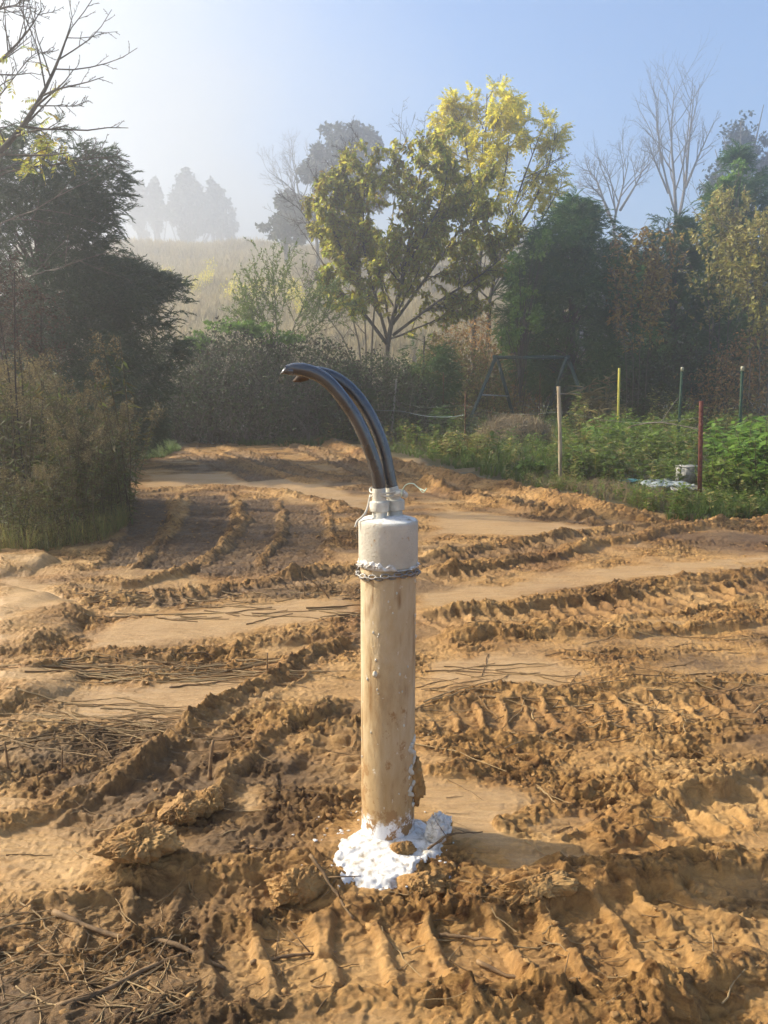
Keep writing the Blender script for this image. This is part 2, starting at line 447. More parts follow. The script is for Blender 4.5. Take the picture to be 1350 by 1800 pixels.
def line_dist(x, y, pl):
    d = np.full(x.shape, 1e9); s = np.zeros(x.shape); side = np.zeros(x.shape); L = 0
    for a, b in zip(pl[:-1], pl[1:]):
        ab = b - a; ln = math.hypot(*ab) + 1e-9
        t = np.clip(((x - a[0]) * ab[0] + (y - a[1]) * ab[1]) / (ln * ln), 0, 1)
        ex, ey = x - a[0] - t * ab[0], y - a[1] - t * ab[1]
        dd = np.hypot(ex, ey); k = dd < d
        d[k] = dd[k]; s[k] = (L + t * ln)[k]; side[k] = np.sign(ab[0] * ey - ab[1] * ex)[k]; L += ln
    return d, s, side, L
_R = [(world2(p, 26), w, h) for p, w, h in RIDGES]
_T = [(world2(p, 22), *r) for p, *r in TRACKS]
_S = [world2(p) for p in SLICK]
_L = [(world2(p), h) for p, h in LOBES]
FENCE_LINE = np.array([gp(560, 760)[:2], gp(700, 800)[:2], gp(830, 836)[:2], gp(985, 868)[:2], gp(1190, 898)[:2], (9.0, 7.6)])
MUD_POLY = np.array([(-60, -60), (60, -60), (60, 6.9), (9, 7.3), gp(1180, 912)[:2], gp(1000, 878)[:2], gp(830, 842)[:2], gp(690, 806)[:2], gp(560, 775)[:2],
                     gp(400, 772)[:2], gp(300, 792)[:2], gp(222, 805)[:2], (-3.2, 9.5), (-3.0, 7.8), (-3.5, 6.6), (-7, 5.6), (-60, 5)])
def hill(x, y):
    t = np.clip(y - 30, 0, None)
    z = 17.0 * smooth(0, 1, t / 130) * 1.0
    z = np.where(y > 30, .262 * t * smooth(0, 14, t), 0)
    crest = 94 + 6 * pn2(x * .02, y * 0 + 3.3, 5)
    over = np.clip(y - crest, 0, None)
    z = z - .262 * over * smooth(0, 16, over) - .04 * over
    z = z + smooth(36, 60, y) * (.8 * pn2(x * .045, y * .045, 6) + .25 * pn2(x * .2, y * .2, 8))
    return z + np.clip(x - 8, 0, 40) * .03 * smooth(30, 60, y)
def ground(x, y, full=False):
    x = np.asarray(x, float); y = np.asarray(y, float)
    shp = x.shape; x = x.ravel(); y = y.ravel()
    wx = x + .06 * pn2(x * 3.1, y * 3.1, 91) + .018 * pn2(x * 11, y * 11, 92)
    wy = y + .06 * pn2(x * 3.1, y * 3.1, 93) + .018 * pn2(x * 11, y * 11, 94)
    mudd = in_poly(x + .3 * pn2(x * 1.4, y * 1.4, 31), y + .3 * pn2(x * 1.4, y * 1.4, 33), MUD_POLY)
    mud = smooth(-.12, .12, mudd)
    slick = np.zeros_like(x)
    wxx, wyy = x + .5 * (wx - x) + .10 * pn2(x * 2.0, y * 2.6, 97), wy + .05 * pn2(x * 6, y * 8, 98)
    for p in _S:
        lo, hi = p.min(0) - .4, p.max(0) + .4
        k = (x > lo[0]) & (x < hi[0]) & (y > lo[1]) & (y < hi[1])
        if k.any():
            e = .075 + .012 * y[k]
            slick[k] = np.maximum(slick[k], smooth(-.5 * e, e, in_poly(wxx[k], wyy[k], p)))
    sc = 1 / (1 + np.clip(y - 4, 0, 30) * .10)       # the clods far off are as big, only the sheet is coarser there
    patch = smooth(-.18, .32, fbm(x * 1.5, y * 2.6, 51, 4))
    rough = (1 - .90 * slick) * mud * (.22 + .78 * patch)
    wet = .75 * smooth(-.05, .4, fbm(x * .8 + 9, y * 1.3, 61, 3)) * (1 - slick)
    h = np.zeros_like(x)
    # large undulation
    h += mud * (.030 * pn2(x * .8, y * 1.1, 1) + .02 * pn2(x * 2.1, y * 2.6, 2)) * (1 - .6 * slick)
    # tyre tracks
    for pl, w, lug, lh, damp in _T:
        lo, hi = pl.min(0) - 2.2 * w, pl.max(0) + 2.2 * w
        k = np.nonzero((x > lo[0]) & (x < hi[0]) & (y > lo[1]) & (y < hi[1]))[0]
        if not len(k): continue
        d, s, side, L = line_dist(wx[k] * .6 + x[k] * .4, wy[k] * .6 + y[k] * .4, pl)
        m = (1 - smooth(.85 * w, 1.12 * w, d)) * smooth(0, .12, s) * smooth(0, .12, L - s)
        ph = s / lug + .10 * side * d / w + .22 * pn2(x[k] * 5, y[k] * 5, 77)
        cel = np.floor(ph)
        amp = .45 + .75 * ((_h(cel.astype(np.int64), (side > 0).astype(np.int64), 3, int(w * 1e4)) & 255) / 255.0)
        tri = 1 - np.abs((ph - cel) * 2 - 1)
        lugp = smooth(.62, .90, tri) * amp * (.85 + .6 * pn2(x[k] * 11, y[k] * 11, 78)) * smooth(.02, .25, d / w + .12)
        rim = np.exp(-((d - 1.12 * w) / (.22 * w)) ** 2) * smooth(0, .2, s) * smooth(0, .2, L - s)
        h[k] = h[k] * (1 - .5 * m) - .018 * m + lh * m * lugp + .6 * lh * rim * (.7 + .8 * pn2(x[k] * 6, y[k] * 6, 79))
        rough[k] = rough[k] * (1 - .70 * m) + .24 * m * mud[k] + .3 * rim * mud[k]
        wet[k] = np.maximum(wet[k], damp * m * (.75 + .25 * (1 - lugp)))
        slick[k] *= 1 - .5 * m
    # squeezed-up ridges
    for pl, w, rh in _R:
        lo, hi = pl.min(0) - 2.6 * w - .05, pl.max(0) + 2.6 * w + .05
        k = np.nonzero((x > lo[0]) & (x < hi[0]) & (y > lo[1]) & (y < hi[1]))[0]
        if not len(k): continue
        d, s, side, L = line_dist(wx[k], wy[k], pl)
        q = d / (w * (1 + .35 * pn2(x[k] * 4 / (1 + w * 6), y[k] * 4 / (1 + w * 6), 41)))
        prof = np.sqrt(np.clip(1 - q * q, 0, 1)) * .75 + .25 * np.exp(-q * q * 1.2)
        prof *= smooth(-.05, .2, s) * smooth(-.05, .2, L - s)
        lump = .62 + .55 * billow(x[k] * 7, y[k] * 7, 43, 2) + .5 * pn2(x[k] * 2.7, y[k] * 2.7, 45)
        h[k] += rh * prof * lump
        wet[k] *= 1 - .55 * np.clip(prof, 0, 1)
        rough[k] = np.maximum(rough[k], .75 * np.clip(prof * 1.5, 0, 1) * mud[k])
        slick[k] *= 1 - np.clip(prof * 1.4, 0, 1)
    for p, lh in _L:
        lo, hi = p.min(0) - .5, p.max(0) + .5
        k = np.nonzero((x > lo[0]) & (x < hi[0]) & (y > lo[1]) & (y < hi[1]))[0]
        if not len(k): continue
        dd = in_poly(wx[k] + .05 * pn2(x[k] * 5, y[k] * 5, 95), wy[k], p)
        m = np.sqrt(np.clip(smooth(-.01, .16, dd), 0, 1))
        h[k] += lh * m * (1 + .4 * pn2(x[k] * 4, y[k] * 4, 96))
        rough[k] = rough[k] * (1 - .35 * m); wet[k] *= 1 - .9 * m
    # crumbly surface
    rx, ry = wx, wy
    b1 = billow(rx * 4.2, ry * 5.2, 101, 2)
    b2 = billow(rx * 15, ry * 17, 103, 3)
    rid = 1 - np.abs(pn2(rx * 22, ry * 30, 107)) * 1.6
    h += rough * (.018 * (b1 - .25) + .018 * (b2 - .25) + .003 * rid + .008 * pn2(x * 55, y * 62, 109))
    tq = fbm(wx * 5.5, wy * 8, 151, 4, .55) * 3.2 + 8
    h += rough * .017 * (np.floor(tq) + smooth(.84, 1.0, tq - np.floor(tq)) - tq * .55 - 4)          # plates torn up with steep edges
    h += rough * .015 * fbm(x * 30, y * 34, 141, 5, .70)
    h += rough * .011 * (1 - 1.7 * np.abs(fbm(wx * 19, wy * 27, 143, 3, .6)))
    h += rough * .014 * smooth(.22, .5, pn2(wx * 9, wy * 13, 113)) * (1 + .8 * pn2(x * 40, y * 40, 114))   # separate clods
    drag = pn2(x * 2.2, y * 34, 119) + .6 * pn2(x * 3.7, y * 75, 120)
    h += mud * (.0035 + .004 * rough) * drag * smooth(9, 4, y) + mud * .0014 * fbm(x * 40, y * 55, 121, 3) + mud * .004 * fbm(x * 5, y * 9, 123, 3)
    # green and field soil
    h += (1 - mud) * (.05 + .05 * pn2(x * 1.3, y * 1.3, 131))
    # hollow where the casing stands, soil at its foot
    cr = np.hypot(x - .012, y - 2.15)
    h += np.exp(-(cr / .13) ** 2) * .01 - (h - .0) * .7 * np.exp(-(cr / .16) ** 4)
    h += hill(x, y)
    if full:
        return h.reshape(shp), np.stack([np.clip(wet, 0, 1), np.clip(rough * 1.15, 0, 1), 1 - mud], -1)
    return h.reshape(shp)

def build_ground():
    ys = [1.05]
    while ys[-1] < 24: ys.append(ys[-1] + .0015 * ys[-1] ** 1.3)
    while ys[-1] < 175: ys.append(ys[-1] + .02 * ys[-1])
    near = [1.05 - .03]
    while near[-1] > -60: near.append(near[-1] - .05 - .12 * (1.05 - near[-1]))
    ys = np.array(near[::-1] + ys)
    u = np.linspace(-1, 1, 1180)
    ext = np.cumsum(.012 * 1.22 ** np.arange(22))
    ext = ext / ext[-1]
    Y = ys[:, None]
    hw = np.where(Y > 1.05, .55 * Y + 1.25, 1.83)
    X = np.concatenate([-(hw + ext[::-1][None] * (165 - hw)), u[None] * hw, hw + ext[None] * (165 - hw)], 1)
    YY = np.broadcast_to(Y, X.shape).copy()
    h, soil = ground(X, YY, True)
    rg = soil[:, 1].reshape(X.shape)
    # the torn clods lean a little: real overhang sideways
    k = rg * np.clip(1.4 - YY * .06, .3, 1)
    X2 = X + .014 * k * pn2(X * 13, YY * 13, 201); Y2 = YY + .014 * k * pn2(X * 13, YY * 13, 202)
    nr, nc = X.shape
    v = np.stack([X2, Y2, h], -1).reshape(-1, 3)
    i, j = np.meshgrid(np.arange(nr - 1), np.arange(nc - 1), indexing='ij')
    q = np.stack([i * nc + j, i * nc + j + 1, (i + 1) * nc + j + 1, (i + 1) * nc + j], -1).reshape(-1, 4)
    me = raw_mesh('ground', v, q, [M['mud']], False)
    a = me.attributes.new('soil', 'FLOAT_COLOR', 'POINT')
    a.data.foreach_set('color', np.concatenate([soil, np.ones((len(soil), 1))], 1).astype(np.float32).ravel())
    tag(obj('ground', me), kind='structure')
build_ground()
def gz(x, y):
    return float(ground(np.array([x]), np.array([y]))[0])
# ------------------------------------------------------------------ plant materials
M['cedar'] = leafmat('cedar_needles', [(0.047, 0.115, 0.03), (0.074, 0.162, 0.041), (0.115, 0.216, 0.046), (0.061, 0.121, 0.035), (0.162, 0.23, 0.054)], .45, .6)
M['cedar_dark'] = leafmat('dark_cedar_needles', [(0.024, 0.054, 0.019), (0.038, 0.078, 0.024), (0.057, 0.101, 0.03), (0.068, 0.089, 0.032)], .25, .6)
M['cedar_lit'] = leafmat('fresh_cedar_needles', [(.03, .055, .018), (.05, .085, .025), (.07, .10, .03)], .35, .6)
M['yellow'] = leafmat('yellow_leaves', [(0.66, 0.552, 0.048), (0.814, 0.69, 0.06), (0.572, 0.552, 0.06), (0.85, 0.713, 0.054), (0.418, 0.46, 0.072)], .65, .45)
M['olive'] = leafmat('olive_brown_leaves', [(0.36, 0.346, 0.048), (0.48, 0.474, 0.06), (0.228, 0.154, 0.036), (0.552, 0.525, 0.06), (0.264, 0.346, 0.06), (0.408, 0.282, 0.042)], .65, .45)
M['pale_yellow'] = leafmat('pale_yellow_leaves', [(.46, .40, .10), (.36, .32, .08), (.26, .26, .06), (.50, .44, .14), (.30, .22, .06)], .5, .5)
M['brownleaf'] = leafmat('brown_yellow_leaves', [(0.312, 0.195, 0.052), (0.468, 0.325, 0.078), (0.182, 0.104, 0.039), (0.546, 0.416, 0.091)], .45, .5)
M['bush'] = leafmat('brush_leaves', [(0.04, 0.069, 0.018), (0.063, 0.109, 0.025), (0.069, 0.06, 0.025), (0.052, 0.039, 0.021), (0.115, 0.172, 0.04)], .3, .6)
M['green'] = leafmat('weed_leaves', [(.10, .16, .025), (.15, .23, .035), (.20, .27, .05), (.10, .15, .028), (.24, .26, .06)], .45, .5)
M['fresh'] = leafmat('fresh_green_leaves', [(0.12, 0.228, 0.036), (0.168, 0.288, 0.048), (0.228, 0.348, 0.06)], .45, .45)
M['weed_dull'] = leafmat('dull_weed_leaves', [(0.2, 0.218, 0.055), (0.328, 0.291, 0.091), (0.255, 0.182, 0.073), (0.146, 0.2, 0.048), (0.4, 0.364, 0.109)], .35, .6)
M['goldenrod'] = leafmat('goldenrod_leaves', [(0.075, 0.106, 0.025), (0.125, 0.156, 0.035), (0.138, 0.119, 0.037), (0.1, 0.069, 0.027), (0.2, 0.213, 0.05)], .45, .6)
M['plume'] = leafmat('dry_plume', [(.26, .20, .09), (.34, .27, .12), (.19, .145, .07), (.28, .24, .10)], .4, .8)
M['seed'] = leafmat('dark_seed_heads', [(0.046, 0.031, 0.023), (0.091, 0.058, 0.039), (0.143, 0.098, 0.065)], .1, .8)
M['grass'] = leafmat('grass_blades', [(0.06, 0.12, 0.022), (0.096, 0.168, 0.03), (0.132, 0.204, 0.042), (0.168, 0.18, 0.06)], .4, .5)
M['drygrass'] = leafmat('dry_field_grass', [(.38, .30, .16), (.50, .41, .22), (.30, .23, .12), (.54, .46, .26), (.26, .22, .10)], .45, .8)
M['deadgrass'] = leafmat('dead_grass', [(.26, .20, .11), (.36, .28, .17), (.18, .13, .07)], .3, .8)
M['farleaf'] = leafmat('distant_leaves', [(.03, .045, .02), (.05, .065, .025), (.045, .05, .022)], .3, .6)
M['rustleaf'] = leafmat('rust_leaves', [(0.35, 0.193, 0.07), (0.525, 0.297, 0.105), (0.227, 0.14, 0.061), (0.385, 0.315, 0.105)], .4, .6)
M['stem'] = simple('weed_stem', (.05, .042, .018), (.13, .10, .045), 12, .8, .2)
M['darkstem'] = simple('dark_weed_stem', (.018, .013, .010), (.05, .035, .025), 12, .8, .2)

# ------------------------------------------------------------------ plant templates
def spray_template(nb=20, seed=1, droop=.35):
    r = np.random.default_rng(seed); ps = []
    for i in range(nb):
        t = (i + .5) / nb
        p = np.array([[0, t * .85, -.0 - droop * t * t]])
        a = (1 if i % 2 else -1) * r.uniform(.35, .85)
        d = np.array([[math.sin(a), math.cos(a), -droop * 1.4 * t + r.uniform(-.35, .35)]])
        ps.append(inst(LEAF_V, LEAF_F, p, d, np.array([[.055, .30 * (1 - .45 * t) + .05, .1]]), r.uniform(0, 3, 1)))
    ps.append(inst(LEAF_V, LEAF_F, np.array([[0, .1, 0]]), np.array([[0, 1, -droop]]), np.array([[.03, .95, .1]])))
    return comb(ps)
def pinnate_template(pairs=6, seed=2, droop=.5):
    r = np.random.default_rng(seed); ps = []
    pos = lambda t: np.array([[0, t, -droop * t * t]])
    for i in range(pairs):
        t = .22 + .72 * i / pairs
        for sgn in (-1, 1):
            d = np.array([[sgn * .9, .35, -.55 + r.uniform(-.3, .2)]])
            ps.append(inst(LEAF_V, LEAF_F, pos(t), d, np.array([[.13, .34 * (1 - .25 * abs(t - .5)), .13]]), r.uniform(-.5, .5, 1)))
    ps.append(inst(LEAF_V, LEAF_F, pos(.95), np.array([[0, .7, -.7]]), np.array([[.12, .3, .12]])))
    ps.append(inst(LEAF_V, LEAF_F, pos(0), np.array([[0, 1, -droop * .7]]), np.array([[.022, 1.0, .02]])))
    return comb(ps)
def weed_template(seed, n=16, h=1.0, ll=.30, lw=.36, up=.25):
    r = np.random.default_rng(seed)
    t = r.uniform(.12, 1, n); az = np.arange(n) * 2.4 + r.uniform(-.4, .4, n)
    pos = np.stack([.10 * np.sin(3 * t + seed) * t, .10 * np.cos(2.3 * t) * t - .08, t * h], -1)
    d = np.stack([np.cos(az), np.sin(az), r.uniform(-.35, .5, n) + up * t], -1)
    v, f = inst(LEAF_V, LEAF_F, pos, d, np.stack([lw * ll * r.uniform(.8, 1.3, n), ll * (1.15 - .55 * t), ll * np.ones(n) * .4], -1))
    sv, sf = inst(LEAF_V, LEAF_F, np.array([[0, -.08, 0], [0, -.08, 0]]), np.array([[0, .06, 1.0], [0, .06, 1.0]]), np.array([[.03, h, .03]] * 2), np.array([0, 1.5]))
    return comb([(v, f), (sv, sf)])
def tuft_template(seed, n=9, spread=.45, w=.03):
    r = np.random.default_rng(seed); az = r.uniform(0, 6.28, n)
    bl = []
    for k in range(n):
        lean = r.uniform(.1, spread); hh = r.uniform(.6, 1.0)
        dx, dy = math.cos(az[k]), math.sin(az[k]); ox, oy = -dy * w / 2, dx * w / 2
        b = np.array([r.uniform(-.06, .06), r.uniform(-.06, .06), 0])
        m = b + [dx * lean * .35, dy * lean * .35, hh * .62]; e = b + [dx * lean, dy * lean, hh * (1 - .25 * lean)]
        v = np.array([b + [ox, oy, 0], b - [ox, oy, 0], m - [ox * .8, oy * .8, 0], m + [ox * .8, oy * .8, 0], e])
        bl.append((v, np.array([[0, 1, 2], [0, 2, 3], [3, 2, 4]])))
    return comb(bl)
SPRAY = [spray_template(20, s, .25 + .2 * s) for s in range(3)]
PINN = [pinnate_template(6, 5, .35), pinnate_template(5, 6, .6)]
def scatter(templates, pos, d, size, roll):
    """split instances between several templates, one mesh"""
    out = []; k = np.arange(len(pos)) % len(templates)
    for i, (tv, tf) in enumerate(templates):
        s = k == i
        if s.any(): out.append(inst(tv, tf, pos[s], d[s], size[s], roll[s]))
    return comb(out)
UPRIGHT = np.array([0, 0, 1.0])
def scatter_up(templates, pos, size, rg):
    """stand templates (z up) on the ground with a random turn and lean"""
    out = []; k = rg.integers(0, len(templates), len(pos))
    az = rg.uniform(0, 6.283, len(pos)); lx, ly = rg.normal(0, .12, len(pos)), rg.normal(0, .12, len(pos))
    for i, (tv, tf) in enumerate(templates):
        s = np.nonzero(k == i)[0]
        if not len(s): continue
        c, sn = np.cos(az[s]), np.sin(az[s])
        x = tv[None, :, 0] * c[:, None] - tv[None, :, 1] * sn[:, None] + tv[None, :, 2] * lx[s][:, None]
        y = tv[None, :, 0] * sn[:, None] + tv[None, :, 1] * c[:, None] + tv[None, :, 2] * ly[s][:, None]
        z = np.broadcast_to(tv[None, :, 2], x.shape)
        v = np.stack([x, y, z], -1) * size[s][:, None, None] + pos[s][:, None]
        f = (tf[None] + (np.arange(len(s)) * len(tv))[:, None, None]).reshape(-1, 3)
        out.append((v.reshape(-1, 3), f))
    return comb(out)

# ------------------------------------------------------------------ branching
def grow(rg, p, d, L, r, lev, P, out):
    n = max(4, int(L / P['step'])); pts = [p]; dirs = [d]
    for i in range(n):
        d = d + rg.normal(0, P['wob'], 3) + np.array([0, 0, P['up']]) ; d = d / np.linalg.norm(d)
        p = p + d * L / n; pts.append(p); dirs.append(d)
    pts = np.array(pts); rad = r * (1 - .8 * np.linspace(0, 1, n + 1)) + .0015
    out.append((pts, rad, lev))
    branch(rg, pts, np.array(dirs), L, rad, lev, P, out)
def branch(rg, pts, dirs, L, rad, lev, P, out):
    if lev >= P['levels']: return
    m = P['n'][lev]
    for c in range(m):
        t = P['start'][lev] + (1 - P['start'][lev]) * (c + rg.uniform(.1, .9)) / m
        i = min(int(t * (len(pts) - 1)), len(pts) - 2); u = t * (len(pts) - 1) - i
        q = pts[i] * (1 - u) + pts[i + 1] * u; dd = dirs[i]
        a = rg.normal(0, 1, 3); a = a - dd * a.dot(dd); a /= np.linalg.norm(a)
        an = rg.uniform(*P['ang'])
        nd = dd * math.cos(an) + a * math.sin(an)
        grow(rg, q, nd, L * P['ratio'] * (1.15 - .6 * t) * rg.uniform(.7, 1.25), max(.0025, rad[i] * P['rr']), lev + 1, P, out)
def limb(px, y, y1=None, n=10):
    m = len(px); ys = np.linspace(y, y if y1 is None else y1, m)
    return spline([at(a, b, c) for (a, b), c in zip(px, ys)], n)
def on_ground(p):
    return np.array([p[0], p[1], gz(p[0], p[1]) - .06])
def twig_points(out, minlev, per_m, rg):
    ps, ds = [], []
    for pts, rad, lev in out:
        if lev < minlev: continue
        seg = np.linalg.norm(np.diff(pts, axis=0), axis=1).sum()
        k = max(1, int(seg * per_m))
        t = rg.uniform(.1, 1, k) * (len(pts) - 1.001); i = t.astype(int); u = (t - i)[:, None]
        ps.append(pts[i] * (1 - u) + pts[i + 1] * u); ds.append(pts[i + 1] - pts[i])
    ps, ds = np.vstack(ps), np.vstack(ds)
    return ps, ds / (np.linalg.norm(ds, axis=1)[:, None] + 1e-9)
def branch_mesh(out, name, m, parent, k0=7):
    mb = MB()
    for pts, rad, lev in out:
        mb.tube(pts, rad, max(3, k0 - 2 * lev), lev < 2)
    return mb.build(name, m, parent)
def limb_tree(name, label, cat, limbs, P, seed, bark, leaf=None, group=None, trunk_n=1, root_k=8):
    """limbs: list of (points, r0, r1). The first TRUNK_N are the trunk, all carry generated branches."""
    rg = np.random.default_rng(seed)
    base = on_ground(limbs[0][0][0])
    t = thing(name, label, cat, base, 0, group)
    out = []
    for k, (pts, r0, r1) in enumerate(limbs):
        pts = pts.copy()
        if k < trunk_n: pts[0] = [pts[0][0], pts[0][1], gz(pts[0][0], pts[0][1]) - .06]
        rad = np.linspace(r0, r1, len(pts))
        dirs = np.gradient(pts, axis=0); dirs /= np.linalg.norm(dirs, axis=1)[:, None]
        L = np.linalg.norm(np.diff(pts, axis=0), axis=1).sum()
        out.append((pts, rad, 0))
        branch(rg, pts, dirs, L * P.get('len', 1), rad, 0, P, out)
    out = [(p - base, r, l) for p, r, l in out]
    branch_mesh(out, 'trunk', bark, t, root_k)
    if leaf:
        ps, ds = twig_points(out, leaf['lev'], leaf['per_m'], rg)
        if leaf.get('keep') is not None:
            k = leaf['keep'](ps + base, rg); ps, ds = ps[k], ds[k]
        n = len(ps)
        side = rg.normal(0, 1, (n, 3)); d = ds * leaf.get('fwd', .4) + side * .7 + np.array([0, 0, leaf.get('droop', -.6)])
        v, f = scatter(leaf['tmpl'], ps, d, rg.uniform(*leaf['size'], n)[:, None] * np.array(leaf.get('asp', (1, 1, 1)))[None], rg.uniform(-1, 1, n))
        obj('crown', raw_mesh('crown', v, f, [leaf['mat']]), t)
    return t
LEAF_T = [(LEAF_V, LEAF_F)]
def px_ellipse(parts, y):
    """keep test: leaf stands in one of several round clumps given where the photo shows them"""
    cs = [(at(cx, cy, y), rx * y / FPX, ry * y / FPX, dens) for cx, cy, rx, ry, dens in parts]
    def keep(p, rg):
        k = np.zeros(len(p), bool)
        for c, rx, ry, dens in cs:
            q = ((p[:, 0] - c[0]) / rx) ** 2 + ((p[:, 2] - c[2]) / ry) ** 2 + ((p[:, 1] - c[1]) / (1.1 * rx)) ** 2
            q = q * (1 + .35 * f3(p, .9, 3))
            k |= (q < 1) & (rg.random(len(p)) < dens)
        return k
    return keep
def crown_tree(name, label, base_px, y, clumps, n, size, m, seed, cat='tree', bark=None, gap=.0, group=None, dep=.9, tmpl=None, droop=-.3, fat=1.0):
    """a leafy tree far off: trunk, limbs into each clump, leaves through each clump's volume"""
    rg = np.random.default_rng(seed); bark = bark or M['bark']
    b = at(*base_px, y); base = on_ground(b)
    t = thing(name, label, cat, base, 0, group)
    C = [(at(cx, cy, y) - base, rx * y / FPX, ry * y / FPX) for cx, cy, rx, ry in clumps]
    H = max(c[2] + ry for c, rx, ry in C)
    mb = MB(); top = np.array([C[0][0][0] * .6, 0, H * .75])
    mb.tube(spline([[0, 0, 0], top * .5 + [.03 * H, 0, 0], top], 8), np.linspace(.022 * H + .03, .008 * H, 8) * fat, 8)
    for c, rx, ry in C:
        for k in range(7):
            e = c + rg.normal(0, .45, 3) * [rx, rx, ry]
            s = top * min(.9, max(.25, rg.uniform(.3, .8) * e[2] / H))
            mb.tube(spline([s, (s + e) / 2 + [0, 0, .04 * H], e], 6), np.linspace(.008 * H, .002 * H, 6) * max(fat, .25), 5)
    mb.build('trunk', bark, t)
    A = np.array([rx * ry for c, rx, ry in C]); N = (n * A / A.sum()).astype(int)
    ps = []
    for (c, rx, ry), k in zip(C, N):
        d = rg.normal(0, 1, (k * 2, 3)); d /= np.linalg.norm(d, axis=1)[:, None]
        nl = 26; sc = rg.normal(0, 1, (nl, 3)); sc = sc / np.linalg.norm(sc, axis=1)[:, None] * (rg.random(nl) ** .5 * .86)[:, None]
        sr = rg.uniform(.16, .36, nl); w = rg.choice(nl, k * 2, p=sr ** 2 / (sr ** 2).sum())
        p = (sc[w] + d * (rg.random(k * 2) ** .5 * sr[w])[:, None] * [1, 1, .8]) * np.array([rx, rx * dep, ry]) + c
        keep = f3(p, 2.2 / max(.5, rx * .55), seed + 4, 2) > gap - .25
        ps.append(p[keep][:k])
    ps = np.vstack(ps); n = len(ps)
    d = rg.normal(0, 1, (n, 3)) + [0, 0, droop]
    v, f = scatter(tmpl or LEAF_T, ps, d, rg.uniform(.7, 1.3, n)[:, None] * np.array(size)[None], rg.uniform(-3, 3, n))
    obj('crown', raw_mesh('crown', v, f, [m]), t)
    return t
def cedar(name, label, base_px, y, prof, n, size, m, seed, depth=.9, cat='tree', droop=-.25, gap=.02, lump=.46):
    """prof: (row, left column, right column) down the outline of the tree as it stands at distance Y"""
    rg = np.random.default_rng(seed)
    base = on_ground(at(*base_px, y)); t = thing(name, label, cat, base)
    pr = np.array([(at(0, r, y)[2] - base[2], at(l, r, y)[0] - base[0], at(rt, r, y)[0] - base[0]) for r, l, rt in prof])
    o = np.argsort(pr[:, 0]); Z, Lx, Rx = pr[o, 0], pr[o, 1], pr[o, 2]
    zz = np.linspace(Z[0], Z[-1], 200); w = np.interp(zz, Z, Rx - Lx) + .30
    cdf = np.cumsum(w) / w.sum()
    N = int(n * 1.9); z = np.interp(rg.random(N), cdf, zz)
    az = rg.uniform(0, 2 * math.pi, N)
    l, r = np.interp(z, Z, Lx), np.interp(z, Z, Rx)
    cx, hw = (l + r) / 2, (r - l) / 2
    limbn = 1 + lump * vn3(np.cos(az) * 2.6, np.sin(az) * 2.6, z * 1.9, seed) + .16 * vn3(np.cos(az) * 7, np.sin(az) * 7, z * 5, seed + 1)
    rr = rg.random(N) ** .42
    rad = rr * limbn
    p = np.stack([cx + hw * rad * np.cos(az), hw * depth * rad * np.sin(az), z + .12 * rad * hw], -1)
    keep = (f3(p, 1.5, seed + 3, 3) > gap + .04 - .26 * (1.1 - rr)) | (rg.random(N) < .06)
    p, az, rr = p[keep][:n], az[keep][:n], rr[keep][:n]
    k = len(p)
    d = np.stack([np.cos(az), np.sin(az), np.full(k, .25)], -1) + rg.normal(0, .5, (k, 3)) + [0, 0, droop]
    up = np.interp(p[:, 2], [Z[0], Z[-1]], [0, .9]); d[:, 2] += up * rr
    v, f = scatter(SPRAY, p, d, rg.uniform(*size, k), rg.uniform(-.6, .6, k))
    obj('crown', raw_mesh('crown', v, f, [m]), t)
    mb = MB(); tx = np.interp(Z[-1] * .97, Z, (Lx + Rx) / 2)
    tp = spline([[0, 0, 0], [tx * .4, 0, Z[-1] * .5], [tx, 0, Z[-1] * .96]], 10)
    mb.tube(tp, np.linspace(.03 * Z[-1], .012, 10), 8)
    for q in p[rg.integers(0, k, 70)]:
        s = tp[int(np.clip(q[2] / Z[-1] * 9 * .82, 0, 9))]
        mb.tube(spline([s, (s + q) / 2 + [0, 0, .1], q], 6), np.linspace(.022, .005, 6), 4)
    mb.build('trunk', M['bark'], t)
    return t
